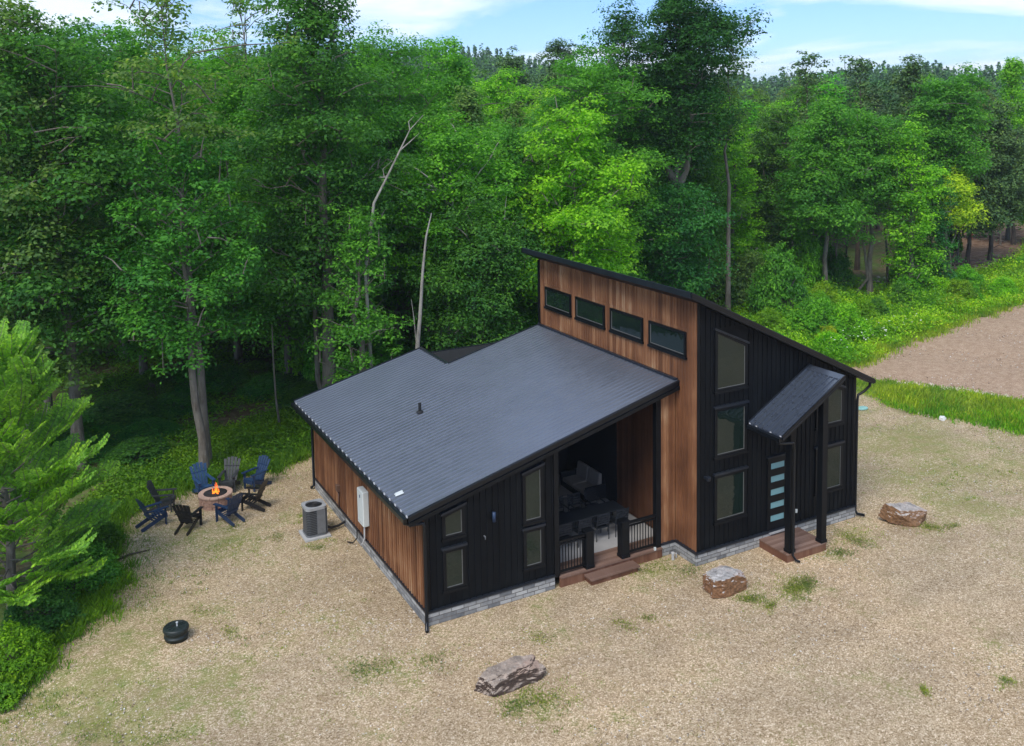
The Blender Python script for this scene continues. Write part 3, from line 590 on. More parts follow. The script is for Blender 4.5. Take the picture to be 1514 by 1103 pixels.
# far woods up to the ridge: one mass
def far_woods():
    rng = np.random.RandomState(5); n = 3300
    az = np.radians(rng.uniform(-6, 66, n)); d = 128 + 352 * rng.random(n)**.62
    x = CP[0] + d*np.sin(az); y = CP[1] + d*np.cos(az); z = hill_h(x, y)
    con = (rng.random(n) < np.clip((d-150)/150, .12, .86)); H = np.where(con, rng.uniform(11, 16.5, n), rng.uniform(10, 14.5, n)); H = np.where(d < 210, H*.97, H)
    Rr = np.where(con, rng.uniform(1.9, 3.1, n), rng.uniform(3.2, 4.8, n))
    k = np.where(d < 230, 230, 95); I = np.repeat(np.arange(n), k); m = len(I); t = rng.random(m); a = rng.uniform(0, 6.28, m)
    rc = (1.04 - t)**.62 * (.85 + .2*np.sin(t*30 + I)); rb = np.sqrt(np.clip(1 - (t*1.75-.72)**2, 0, 1))*(.8 + .28*np.sin(a*4 + I)*np.cos(t*9+I))
    r_ = np.where(con[I], rc, rb) * Rr[I] * rng.random(m)**.3
    P = np.stack([x[I] + r_*np.cos(a), y[I] + r_*np.sin(a), z[I] + H[I]*(.16 + .84*t)], 1)
    N = np.stack([np.cos(a)*.8, np.sin(a)*.8, np.full(m, .9)], 1) + rng.normal(size=(m, 3))*.5
    out = []
    for sel, nm, col in ((con[I], 'far_pine_woods', (.055,.15,.055)), (~con[I], 'far_broadleaf_woods', (.10,.27,.04))):
        L = (.75 + .55*np.clip((d[I][sel]-150)/200, 0, 1))[:, None]
        V, Fq = leafquads(rng, P[sel], N[sel], L, L*.55); o = link(nm, np_mesh(nm, V, Fq, M['needle'])); o.color = (*col, 1)
        tag(o, 'distant ' + ('dark pine' if 'pine' in nm else 'green broadleaf') + ' woods covering the hill up to the skyline', 'woods', kind='stuff')
far_woods()
# bank weeds, verge, seedy grass on the yard edge
def pts_in(poly, n, rng, shrink=0., bx=None):
    p = np.array(poly); lo, hi = p.min(0), p.max(0)
    if bx: lo, hi = np.maximum(lo, bx[:2]), np.minimum(hi, bx[2:])
    x = rng.uniform(lo[0], hi[0], n); y = rng.uniform(lo[1], hi[1], n); k = sdist(poly, x, y) > shrink; return x[k], y[k]
def weeds(nm, poly, n, h, seed, col, label, per=16, bx=None, leaf=.2, shrink=-.25, spread=.4, mod=.6):
    rng = np.random.RandomState(seed); x, y = pts_in(poly, n, rng, shrink, bx)
    keep = sdist(yard, x, y) < .5; keep &= sdist(road, x, y) < .25; x, y = x[keep], y[keep]
    hh = h * (1 - mod*.5 + mod*.5*np.sin(x*.55+1)*np.sin(y*.7) + .25*mod*np.sin(x*1.9+y*1.3)) * rng.uniform(.5, 1.3, len(x)); I = np.repeat(np.arange(len(x)), per); m = len(I); t = rng.random(m)
    P = np.stack([x[I] + rng.normal(size=m)*spread*(.4+t*.6), y[I] + rng.normal(size=m)*spread*(.4+t*.6), t*hh[I]], 1)
    N = np.stack([rng.normal(size=m), rng.normal(size=m), np.full(m, .9)], 1)
    V, Fq = leafquads(rng, P, N, leaf, leaf*.42); o = link(nm, np_mesh(nm, V, Fq, M['weed'])); o.color = (*col, 1)
    tag(o, label, 'weeds', kind='stuff'); return o
def blades(nm, x, y, h, per, seed, col, label, w=.02, spread=.1):
    rng = np.random.RandomState(seed); I = np.repeat(np.arange(len(x)), per); m = len(I)
    bx_ = x[I] + rng.normal(size=m)*spread; by = y[I] + rng.normal(size=m)*spread; H = (h if np.isscalar(h) else h[I]) * rng.uniform(.5, 1.2, m)
    a = rng.uniform(0, 6.28, m); lean = rng.uniform(.1, .7, m)*H; da, db = np.cos(a), np.sin(a); c, s = np.cos(a+1.57)*w, np.sin(a+1.57)*w; z0 = np.full(m, -.02)
    V = np.stack([np.stack([bx_-c, by-s, z0], 1), np.stack([bx_+c, by+s, z0], 1), np.stack([bx_+da*lean*.5+c*.6, by+db*lean*.5+s*.6, H*.65], 1), np.stack([bx_+da*lean, by+db*lean, H], 1)], 1).reshape(-1, 3)
    o = link(nm, np_mesh(nm, V, np.arange(4*m).reshape(m, 4), M['leaf'])); o.color = (*col, 1); tag(o, label, 'grass', kind='stuff'); return o
bb = (14, -12, 92, 60)
weeds('bank_weeds', bank, 34000, 1.25, 21, (.27,.56,.03), 'knee-high bright green weeds covering the bank between road and forest', 20, bb, .2, -.7, .45, 1.0)
weeds('bank_dark_weeds', bank, 7000, 1.7, 22, (.14,.36,.03), 'darker clumps of tall weeds on the bank', 22, bb, .22, .5, .6, 1.)  # taller weeds in a darker green
weeds('bank_tops', bank, 15000, 1.0, 27, (.36,.50,.05), 'yellow-green seedy grass tops on the right part of the bank', 8, (36,-12,92,60), .2, -.9, .4, 1.)
rng = np.random.RandomState(23); x, y = pts_in(verge, 42000, rng, -.45, (20,-14,70,14)); e_ = sdist(verge, x, y); k = (sdist(yard, x, y) < .45) & (rng.random(len(x)) < np.clip((e_+.5)/.8, .12, 1)); x, y, e_ = x[k], y[k], e_[k]
hv_ = .16 + .38*np.clip(e_/1.2, 0, 1)*(.75+.35*np.sin(x*.9)*np.sin(y*1.1)); c_ = (np.sin(x*.5+y*.31) + rng.normal(size=len(x))*.5) > 0
blades('verge_grass', x[c_], y[c_], hv_[c_], 9, 23, (.17,.40,.03), 'bright green tall grass in the strip between the yard and the dirt road', .03, .16)
blades('verge_dry_grass', x[~c_], y[~c_], hv_[~c_]*.8, 9, 24, (.30,.42,.06), 'yellowish seedy grass in the strip beside the dirt road', .028, .18)
weeds('fire_pit_weeds', leftv, 26000, .42, 25, (.13,.29,.02), 'bright green weeds round the back of the fire pit clearing', 12, (-18,-2,7,26), .14, -.3, .22)
rng = np.random.RandomState(31)
x = rng.uniform(-20, 12, 16000); y = rng.uniform(8, 40, 16000); k = (sdist(yard, x, y) < -.6) & (np.sin(x*.9+y*.4)*np.sin(y*.8-x*.3) + rng.normal(size=len(x))*.35 > -.1); x, y = x[k], y[k]
I = np.repeat(np.arange(len(x)), 9); m = len(I)
P = np.stack([x[I]+rng.normal(size=m)*.3, y[I]+rng.normal(size=m)*.3, rng.random(m)*.35], 1); N = np.stack([rng.normal(size=m)*.6, rng.normal(size=m)*.6, np.ones(m)], 1)
V, Fq = leafquads(rng, P, N, .19, .08); o = link('forest_floor_plants', np_mesh('forest_floor_plants', V, Fq, M['leaf'])); o.color = (.13,.30,.03, 1); tag(o, 'low dark green plants on the shaded forest floor', 'ground cover', kind='stuff')
# white flowers at the low end of the bank
x, y = [], []
for (u, v) in [(1280,512),(1262,520),(1300,507),(1320,497),(1248,527),(1340,492)]:
    p = at(u, v); x += list(p.x + rng.normal(size=12)*.7); y += list(p.y + rng.normal(size=12)*.4)
m = len(x); P = np.stack([x, y, rng.uniform(.6, 1.3, m)], 1); V, Fq = leafquads(rng, P, np.tile([0.,0,1.], (m, 1)) + rng.normal(size=(m,3))*.3, .12, .10)
o = link('white_flowers', np_mesh('white_flowers', V, Fq, simple('white_petals', (.62,.64,.55), .7))); tag(o, 'scattered white flower heads at the low end of the weedy bank', 'flowers', kind='stuff')
# sparse grass tufts in the gravel
TP = [(545,990,1.3,60),(800,1032,1.3,90),(770,1040,.6,40),(1180,870,1.0,90),(1110,885,.7,50),(1265,792,.9,70),(1240,815,.6,40),(1375,782,.6,50),(960,840,1.2,50),(180,800,1.6,70),(265,800,1.2,60),(345,805,1.,60),(480,800,.7,40),(435,765,.8,40),(130,930,1.5,90),(105,915,.7,50),(150,905,.5,50),
      (60,1030,1.2,60),(200,1080,1.6,70),(1380,720,2.5,60),(1450,690,2.5,60),(1340,660,2.5,60),(1480,640,2,50),(1367,1022,.3,16),(1490,1008,.3,14),(300,830,1.5,40),(215,905,1.2,40),(640,980,.8,20),(340,1000,2,50),(450,920,1.5,30)]
x, y = [], []
for u, v, r_, n_ in TP:
    p = at(u, v); x += list(p.x + rng.normal(size=n_)*r_*.55); y += list(p.y + rng.normal(size=n_)*r_*.55)
blades('grass_tufts', np.array(x)[::2], np.array(y)[::2], .055, 14, 33, (.20,.30,.05), 'thin grass tufts growing through the gravel', .009, .07)
x = rng.uniform(-14, 40, 5200); y = rng.uniform(-14, 14, 5200); k = (sdist(yard, x, y) > .3) & ~((x > -.5) & (x < 17) & (y > -2.8)) & (np.sin(x*.7)*np.cos(y*.9+x*.2) + rng.normal(size=len(x))*.4 > .35)
blades('dry_grass', x[k][::2], y[k][::2], .045, 9, 34, (.27,.26,.10), 'sparse dry grass tufts scattered over the gravel yard', .008, .12)
px_, py_ = [], []
for u, v, r_, n_ in [(1175,870,.5,1500),(1195,864,.35,800),(1112,886,.32,700),(1140,896,.22,350),(1262,798,.5,900),(1245,818,.4,500),(1375,780,.45,800),(1410,778,.25,300),(800,1035,.55,900),(760,1045,.35,400),(545,990,.6,900),(640,975,.4,300),(800,945,.4,350),(925,925,.35,350),(960,915,.25,220),(1366,1022,.13,160),(1490,1008,.12,140),(340,935,.3,200),(240,1095,.6,500),(130,1085,.5,400),(300,905,.4,250),(410,795,.3,250),(345,780,.35,300),(470,810,.25,200),(1020,845,.5,500),(960,842,.5,400)]:
    n_ = int(n_*.6); pp = at(u, v); a_ = rng.uniform(0, 3.14); g1 = rng.normal(size=n_)*r_*.75; g2 = rng.normal(size=n_)*r_*.4; px_ += list(pp.x + g1*math.cos(a_) - g2*math.sin(a_)); py_ += list(pp.y + g1*math.sin(a_) + g2*math.cos(a_))
mm = len(px_); P = np.stack([px_, py_, rng.uniform(0, .07, mm)], 1); N = rng.normal(size=(mm, 3))*.5 + np.array([0,0,1.]); V, Fq = leafquads(rng, P, N, .055, .025)
o = link('green_patches', np_mesh('green_patches', V, Fq, M['leaf'])); o.color = (.20,.26,.07,1); tag(o, 'small ragged patches of low green weeds on the gravel near the boulders and the house', 'weeds', kind='stuff')
# tall grass along the left edge of the gravel
ex, ey = [], []
for (a, b) in zip(yard[:12], yard[1:12]):
    for s in np.linspace(0, 1, 26): ex.append(a[0]*(1-s)+b[0]*s + rng.normal()*.3); ey.append(a[1]*(1-s)+b[1]*s + rng.normal()*.3)
blades('edge_grass', np.array(ex), np.array(ey), .38, 34, 35, (.12,.26,.025), 'longer grass fringe where the gravel meets the weeds on the left', .012, .16)
x = rng.uniform(-16, 6, 30000); y = rng.uniform(-4, 18, 30000); e_ = sdist(yard, x, y); k = (e_ > -.2) & (e_ < 3.2) & (x < 3) & ~((x > -.3) & (y < 12.3)) & (rng.random(len(x)) < np.exp(-np.maximum(e_, 0)*1.1)*(.35+.65*(np.sin(x*1.7+y)*np.sin(y*1.3-x*.6) > -.1))); x, y, e_ = x[k], y[k], e_[k]
blades('thinning_grass', x, y, .07 + .16*np.exp(-np.maximum(e_, 0)*1.5), 7, 37, (.17,.29,.045), 'grass thinning out from the left edge into the gravel', .01, .10)
# stones: loose pebbles and the rubble line of the ditch
def stones(nm, x, y, smin, smax, seed, mat, label, cat='stones', z=0.):
    rng = np.random.RandomState(seed); n = len(x); base = np.array([(1,0,0),(-1,0,0),(0,1,0),(0,-1,0),(0,0,.7),(0,0,-.7)]); f = np.array([(0,2,4),(2,1,4),(1,3,4),(3,0,4),(2,0,5),(1,2,5),(3,1,5),(0,3,5)])
    s = rng.uniform(smin, smax, (n, 1, 1)) * rng.uniform(.5, 1.2, (n, 6, 1)); a = rng.uniform(0, 6.28, n)
    V = base[None]*s; X = V[..., 0]*np.cos(a)[:, None] - V[..., 1]*np.sin(a)[:, None]; Y = V[..., 0]*np.sin(a)[:, None] + V[..., 1]*np.cos(a)[:, None]
    V = np.stack([X + x[:, None], Y + y[:, None], V[..., 2] + z], -1).reshape(-1, 3); Fq = (f[None] + 6*np.arange(n)[:, None, None]).reshape(-1, 3)
    return tag(link(nm, np_mesh(nm, V, Fq, mat)), label, cat, kind='stuff')
def pebble_mat():
    t = NT('pebbles'); g = t.n('ShaderNodeNewGeometry'); c = t.ramp(g.outputs['Random Per Island'], [(0, (.16,.11,.07)), (.35, (.38,.29,.2)), (.7, (.56,.49,.4)), (1, (.8,.77,.7))]); t.pbr(c, .85); return t.m
PEB = pebble_mat()
n_ = 34000; u = rng.uniform(-14, 30, n_); v = rng.uniform(-16, 15, n_); k = (sdist(yard, u, v) > -.2) & ~((u > -.1) & (u < 16.6) & (v > -1.3))
stones('loose_gravel', u[k], v[k], .012, .036, 41, PEB, 'loose pale and tan pebbles lying over the gravel yard')
x, y = [], []
for (u, v, n_, s_) in [(600,915,46,.5),(480,915,50,.7),(555,925,22,.4),(325,950,9,.3),(300,940,8,.25),(265,955,10,.3),(430,905,20,.6),(820,835,4,.3),(170,1060,10,.6),(60,1075,12,.5),(400,1010,5,.5),(1230,820,14,.25)]:
    p = at(u, v); x += list(p.x + rng.normal(size=n_)*s_); y += list(p.y + rng.normal(size=n_)*s_*.6)
stones('white_rubble', np.array(x), np.array(y), .02, .06, 42, simple('pale_rubble', (.55,.47,.37), .9, 0, .25, 20), 'patches of pale broken rubble near the low corner of the house and the buried tank lid')
dl = P2((1330,568),(1380,574),(1420,578),(1470,587),(1514,595)); x, y = [], []
for a, b in zip(dl, dl[1:]):
    for s in np.linspace(0, 1, 70): x.append(a[0]*(1-s)+b[0]*s + rng.normal()*.25); y.append(a[1]*(1-s)+b[1]*s + rng.normal()*.25)
stones('ditch_stones', np.array(x), np.array(y), .07, .2, 43, simple('pale_ditch_stone', (.55,.46,.36), .9, 0, .3, 5), 'row of pale stones lining the ditch between road and grass strip')
x = rng.uniform(40, 70, 1200); y = rng.uniform(20, 45, 1200); k = (sdist(bank, x, y) < -.3) & (sdist(bank, x, y) > -5); stones('woodland_stones', x[k], y[k], .08, .3, 44, simple('mossy_stone', (.28,.25,.2), .9, 0, .4, 4), 'mossy stones and rubble in the shade along the forest edge')
ex, ey = [], []
for a, b in zip(road[:4], road[1:5]):
    for s in np.linspace(0, 1, 170): ex.append(a[0]*(1-s)+b[0]*s + rng.normal()*.45); ey.append(a[1]*(1-s)+b[1]*s + rng.normal()*.45)
blades('road_rim_grass', np.array(ex), np.array(ey), .3, 14, 36, (.26,.38,.05), 'ragged grass along the upper rim of the dirt road', .028, .22)
x = rng.uniform(28, 80, 9000); y = rng.uniform(2, 28, 9000); k = sdist(road, x, y) > .1
stones('road_stones', x[k], y[k], .02, .06, 45, PEB, 'loose stones on the reddish dirt road')
# brushwood on the clearing floor
mb = MB()
for k in range(260):
    x0 = rng.uniform(58, 100); y0 = rng.uniform(26, 56)
    if sdist(clearing, np.array([x0]), np.array([y0]))[0] < .5: continue
    a = rng.uniform(0, 6.28); L = rng.uniform(.8, 3.5); mb.tube([(x0, y0, .05), (x0+math.cos(a)*L*.5, y0+math.sin(a)*L*.5, rng.uniform(.08,.4)), (x0+math.cos(a)*L, y0+math.sin(a)*L, rng.uniform(.05,.5))], [.07,.05,.02], 4)
o = mb.build('brushwood', simple('grey_brushwood', (.26,.19,.14), .9)); tag(o, 'cut branches strewn over the brown clearing at the right edge', 'brushwood', kind='stuff')
# ------------------------------------------------------------------ the house (x along the front, y back, z up, origin at its near corner)
H = thing('house', 'modern house with black board siding, cedar side walls and two sloping dark metal roofs', 'house', (0, 0, 0))
S = .257; RZ = lambda x: 3.664 + S*x                       # low roof
TS = -.49; TZ = lambda x: 8.921 + TS*(x - 9.037)           # tall roof
XT, XR, YF, YB, YN, Y2, ZS = 9.037, 16.22, -1.111, 11.504, 12.118, 9.235, .438
def batten_wall(name, mat, axis, pos, a0, a1, top, z0, face, holes=(), step=.2, bw=.045, bd=.024, th=.16, parent=H):
    """wall in the plane axis=pos between a0..a1, outer face looking along face(+1/-1), with raised battens"""
    m = MB()
    def pt(a, z, off):
        d = pos + face*off
        return (a, d, z) if axis == 'y' else (d, a, z)
    poly = [pt(a0, z0, 0), pt(a1, z0, 0), pt(a1, top(a1), 0), pt(a0, top(a0), 0)]
    off = (0, -face*th, 0) if axis == 'y' else (-face*th, 0, 0)
    m.prism(poly, off)
    n = int((a1-a0)/step)
    for i in range(n+1):
        a = a0 + .02 + (a1-a0-.04-bw)*i/max(1, n); segs = [(z0+.002, min(top(a), top(a+bw)) - .01)]
        for (h0, h1, zz0, zz1) in holes:
            if a+bw > h0 and a < h1:
                ns = []
                for s0, s1 in segs:
                    if zz1 <= s0 or zz0 >= s1: ns.append((s0, s1)); continue
                    if zz0 > s0: ns.append((s0, zz0))
                    if zz1 < s1: ns.append((zz1, s1))
                segs = ns
        for s0, s1 in segs:
            if s1 - s0 < .03: continue
            poly = [pt(a, s0, bd), pt(a+bw, s0, bd), pt(a+bw, s1, bd), pt(a, s1, bd)]
            m.prism(poly, (0, -face*(bd+.01), 0) if axis == 'y' else (-face*(bd+.01), 0, 0))
    return m.build(name, mat, parent)
def window(quad, pl, axis='y', fw=.1, shelf=True, sill=True, name='window'):
    """quad: four (a,z) glass corners bl br tr tl; frame ring + pane + light inner bead"""
    def pt(a, z, off): return (a, pl-off, z) if axis == 'y' else (pl-off, a, z)
    cx = sum(q[0] for q in quad)/4; cz = sum(q[1] for q in quad)/4; o = []
    sg = [(-1,-1),(1,-1),(1,1),(-1,1)]
    sl = (quad[2][1]-quad[3][1])/(quad[2][0]-quad[3][0]+1e-9)
    outer = []
    for (a, z), (sx, sz) in zip(quad, sg): outer.append((a+sx*fw, z+sz*fw + (sx*fw*sl if sz > 0 else 0)))
    m = MB()
    for i in range(4):
        j = (i+1) % 4; q = [outer[i], outer[j], quad[j], quad[i]]
        b = [pt(a, z, -.03) for a, z in q]; t = [pt(a, z, .065) for a, z in q]; m.hexa(b, t)
    f = m.build('window', M['trim'], H)
    if shelf:
        (a0, z0), (a1, z1) = outer[3], outer[2]
        m = MB().hexa([pt(a0-.05, z0, .0), pt(a1+.05, z1, .0), pt(a1+.05, z1, .11), pt(a0-.05, z0, .11)], [pt(a0-.05, z0+.07, .0), pt(a1+.05, z1+.07, .0), pt(a1+.05, z1+.07, .11), pt(a0-.05, z0+.07, .11)])
        m.build('head_trim', M['edge'] if axis == 'y' else M['trim'], f)
    if sill:
        (a0, z0), (a1, z1) = outer[0], outer[1]
        m = MB(); lo = [pt(a0-.03, z0-.06, 0), pt(a1+.03, z1-.06, 0), pt(a1+.03, z1-.06, .09), pt(a0-.03, z0-.06, .09)]; hi = [pt(a0-.03, z0+.02, 0.), pt(a1+.03, z1+.02, 0.), pt(a1+.03, z1+.02, .09), pt(a0-.03, z0+.02, .09)]
        m.hexa(lo, hi).build('sill', M['trim'], f)
    MB().prism([pt(a, z, .035) for a, z in quad], (0, .02, 0) if axis == 'y' else (.02, 0, 0)).build('pane', M['glass'], f)
    bd = .022; m = MB()
    ins = [(quad[0][0]+bd, quad[0][1]+bd), (quad[1][0]-bd, quad[1][1]+bd), (quad[2][0]-bd, quad[2][1]-bd), (quad[3][0]+bd, quad[3][1]-bd)]
    for i in (0, 1):
        j = (i+1) % 4; q = [quad[i], quad[j], ins[j], ins[i]]; m.hexa([pt(a, z, .036) for a, z in q], [pt(a, z, .05) for a, z in q])
    m.build('glazing_bead', M['frame_light'], f)
    return f
wins = [ # front plane glass corners
 ('L', [(.60,1.0),(1.13,1.0),(1.13,2.08),(.60,2.08)]), ('L', [(.60,2.60),(1.13,2.60),(1.13,3.31),(.60,3.17)]),
 ('L', [(3.28,.98),(3.80,.98),(3.80,2.05),(3.28,2.05)]), ('L', [(3.28,2.44),(3.80,2.44),(3.80,3.98),(3.28,3.84)]),
 ('T', [(9.84,1.37),(11.0,1.37),(11.0,2.80),(9.84,2.80)]), ('T', [(9.84,3.59),(11.0,3.59),(11.0,5.06),(9.84,5.06)]), ('T', [(9.84,5.81),(11.0,5.81),(11.0,7.10),(9.84,7.66)]),
 ('T', [(14.38,1.37),(15.51,1.37),(15.51,2.83),(14.38,2.83)]), ('T', [(14.38,3.76),(15.51,3.76),(15.51,4.86),(14.38,5.30)])]
hl, ht = [], []
for k, q in wins:
    xs = [a for a, z in q]; zs_ = [z for a, z in q]
    (hl if k == 'L' else ht).append((min(xs)-.13, max(xs)+.13, min(zs_)-.15, max(zs_)+.16))
    window(q, 0. if k == 'L' else YF)
batten_wall('front_wall', M['black'], 'y', 0., .09, 4.279, lambda a: RZ(a)-.2, ZS, -1, hl)
batten_wall('tall_front_wall', M['black'], 'y', YF, XT+.11, XR-.09, lambda a: TZ(a)-.16, ZS, -1, ht + [(12.0,13.07,ZS,3.12)])
batten_wall('side_wall', M['wood_y'], 'x', 0., 0., YB, lambda a: 3.47, ZS, -1, step=.185, bw=.07, bd=.045)
hs = []
for y1 in (8.63, 6.21, 3.78, 1.36): hs.append((y1-1.85-.13, y1+.13, 6.86-.15, 7.67+.15))
batten_wall('tall_side_wall', M['wood_y'], 'x', XT, YF, Y2, lambda a: 8.75, ZS, -1, hs, step=.165, bw=.04, bd=.022)
for y1 in (8.58, 6.18, 3.76, 1.36): window([(y1-1.85, 6.93), (y1, 6.93), (y1, 7.60), (y1-1.85, 7.60)], XT, 'x', fw=.09, shelf=False)
batten_wall('right_wall', M['black'], 'x', XR, YF, Y2, lambda a: TZ(XR)-.16, ZS, 1)
batten_wall('rear_tall_wall', M['black'], 'y', Y2, XT+.17, XR-.17, lambda a: TZ(a)-.16, ZS, 1)
batten_wall('rear_wall', M['black'], 'y', YB, .17, 4.6, lambda a: RZ(a)-.2, ZS, 1)
batten_wall('rear_inner_wall', M['black'], 'x', 4.6, 8.9, YB-.17, lambda a: RZ(4.6)-.2, ZS, 1)
batten_wall('rear_middle_wall', M['black'], 'y', 8.9, 4.62, XT-.17, lambda a: RZ(a)-.2, ZS, 1)
batten_wall('porch_pilaster', M['wood_x'], 'y', 0., 8.40, XT-.03, lambda a: RZ(a)-.2, ZS, -1, step=.16)
# corner trims
m = MB(); m.box(-.035, .085, -.035, .002, ZS, 3.46); m.box(-.035, -.002, .002, .1, ZS, 3.46); m.build('corner_trim', M['trim'], H)
m = MB(); m.box(XT-.004, XT+.105, YF-.03, YF+.0, ZS, 8.72); m.build('corner_trim', M['trim'], H)
m = MB(); m.box(XR-.088, XR+.03, YF-.03, YF+.1, ZS, TZ(XR)-.17); m.build('corner_trim', M['trim'], H)
m = MB(); m.box(XT-.05, XT-.001, Y2-.1, Y2+.03, 5.9, 8.72); m.build('corner_trim', M['trim'], H)
m = MB(); m.box(4.283, 4.45, -.05, .14, .33, RZ(4.3)-.22); m.build('porch_post', M['trim'], H)
m = MB(); m.box(8.20, 8.395, -.04, .15, .33, RZ(8.2)-.22); m.build('porch_post', M['trim'], H)
# stone base
def base(name, boxes):
    m = MB()
    for b in boxes: m.box(*b)
    return m.build(name, M['stone'], H, bevel=.012)
base('stone_base', [(-.07,4.27,-.075,.2,-.2,ZS-.035)]); base('stone_base', [(-.0715,.18,.2,YB+.07,-.2,ZS-.037)]); base('stone_base', [(8.42,XT-.075,-.07,.2,-.2,ZS-.035)])
base('stone_base', [(XT-.07,XR+.07,YF-.07,YF+.2,-.2,ZS-.034)]); base('stone_base', [(XT-.0715,XT+.2,YF+.2,.19,-.2,ZS-.036)]); base('stone_base', [(XR-.2,XR+.072,YF+.2,Y2,-.2,ZS-.036)])
m = MB(); m.box(-.10,4.275,-.105,-.0,ZS-.034,ZS+.01); m.box(-.10,-.0,-.0,YB,ZS-.034,ZS+.01); m.build('base_cap', M['edge'], H); m = MB(); m.box(XT-.10,XR+.10,YF-.105,YF-.0,ZS-.033,ZS+.012); m.box(XT-.10,XT,YF,-.06,ZS-.033,ZS+.012); m.box(8.40,XT-.099,-.09,0,ZS-.0335,ZS+.0095); m.build('base_cap', M['edge'], H)
# low roof
EX, EY = -.606, -.19
out = [(EX,EY),(XT-.03,EY),(XT-.03,Y2),(4.85,Y2),(4.85,YN),(EX,YN)]
m = MB(); m.prism([(x, y, RZ(x)-.05) for x, y in out], (0, 0, .05))
y = EY + .06
while y < YN - .03:
    x1 = XT-.035 if y < Y2-.04 else 4.84
    for a, b, hgt in ((-.024,.024,.026),):
        m.hexa([(EX,y+a,RZ(EX)-.004),(x1,y+a,RZ(x1)-.004),(x1,y+b,RZ(x1)-.004),(EX,y+b,RZ(EX)-.004)], [(EX,y+a*.5,RZ(EX)+hgt),(x1,y+a*.5,RZ(x1)+hgt),(x1,y+b*.5,RZ(x1)+hgt),(EX,y+b*.5,RZ(EX)+hgt)])
    y += .229
low = m.build('low_roof', M['roof'], H)
m = MB(); k = 0; y = EY + .06
while y < YN - .03:
    m.box(EX-.022, EX-.003, y-.05, y+.05, RZ(EX)-.035, RZ(EX)+.02); y += .458
m.build('closure_clips', M['rib_end'], low)
def rake(m, x0, x1, y, zf, d=-1, w=.05, h=.2, lip=.035):
    ya, yb = sorted((y, y + d*w)); m.hexa([(x0,ya,zf(x0)-h),(x1,ya,zf(x1)-h),(x1,yb,zf(x1)-h),(x0,yb,zf(x0)-h)], [(x0,ya,zf(x0)+lip),(x1,ya,zf(x1)+lip),(x1,yb,zf(x1)+lip),(x0,yb,zf(x0)+lip)])
m = MB(); rake(m, EX, XT-.035, EY-.002, RZ, -1, .05, .13); m.build('fascia', M['gutter'], low)
m = MB(); rake(m, EX, XT-.035, EY+.0, lambda x: RZ(x)-.135, -1, .02, .03, 0.); rake(m, EX, XT-.035, EY-.053, lambda x: RZ(x)+.03, -1, .012, .03, 0.); m.build('fascia_trim', M['edge'], low)
m = MB(); rake(m, EX+.02, XT-.03, EY+.05, lambda x: RZ(x)-.17, -1, .12, .12, 0.); m.build('rake_board', M['trim'], low)
m = MB(); rake(m, EX, 4.85, YN+.002, RZ, 1, .05, .2); rake(m, 4.86, XT-.03, Y2+.002, RZ, 1, .04, .2); m.box(4.852, 4.90, Y2+.045, YN+.05, RZ(4.85)-.2, RZ(4.85)+.03); m.box(4.76,4.851,Y2+.045,YN,RZ(4.85)+.0,RZ(4.85)+.034); m.build('fascia', M['edge'], low)
m = MB(); m.box(EX-.14, EX-.024, EY, YN, RZ(EX)-.17, RZ(EX)-.05); m.build('gutter', M['gutter'], low)
m = MB(); m.prism([(EX+.002, EY+.06, RZ(EX)-.2), (0, EY+.06, RZ(EX)-.2), (0, YN-.02, RZ(EX)-.2), (EX+.002, YN-.02, RZ(EX)-.2)], (0,0,.03)); m.box(EX-.022, EX+.0, EY+.05, YN-.02, RZ(EX)-.21, RZ(EX)-.052); m.build('soffit', M['trim'], low)
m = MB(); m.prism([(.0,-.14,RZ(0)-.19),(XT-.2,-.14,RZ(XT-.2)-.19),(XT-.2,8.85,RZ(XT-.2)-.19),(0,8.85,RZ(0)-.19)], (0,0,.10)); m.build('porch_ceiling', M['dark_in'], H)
m = MB(); m.box(XT-.12, XT-.024, EY+.05, Y2-.02, RZ(XT)-.0, RZ(XT)+.07); m.build('flashing', M['edge'], low)
m = MB(); m.tube([(2.32,6.04,4.2),(2.32,6.04,4.62)], .055, 12); m.lathe([(.13,0),(.12,.03),(.07,.06)], (2.32,6.04,4.28)); m.build('vent_pipe', M['rubber'], H)
m = MB(); m.hexa([(-.45,1.18,RZ(-.45)+.028),(-.2,1.14,RZ(-.2)+.028),(-.18,1.32,RZ(-.2)+.028),(-.43,1.37,RZ(-.45)+.028)], [(-.43,1.2,RZ(-.45)+.07),(-.22,1.17,RZ(-.2)+.07),(-.2,1.30,RZ(-.2)+.07),(-.41,1.34,RZ(-.45)+.07)]); o = m.build('loose_white_cap', M['white']); tag(o, 'small white object lying on the low roof near its front corner', 'cap')
# rear porch roof seen through the notch
m = MB(); m.prism([(4.95,9.3,4.30),(9.0,9.3,4.30),(9.0,12.0,4.62),(4.95,12.0,4.62)], (0,0,.05)); m.build('rear_porch_roof', M['dark_in'], H)
m = MB(); m.box(4.95, 9.1, 12.0, 12.08, 4.48, 4.70); m.box(4.95,9.1,11.86,11.998,4.60,4.64); m.build('rear_gutter', M['edge'], H)
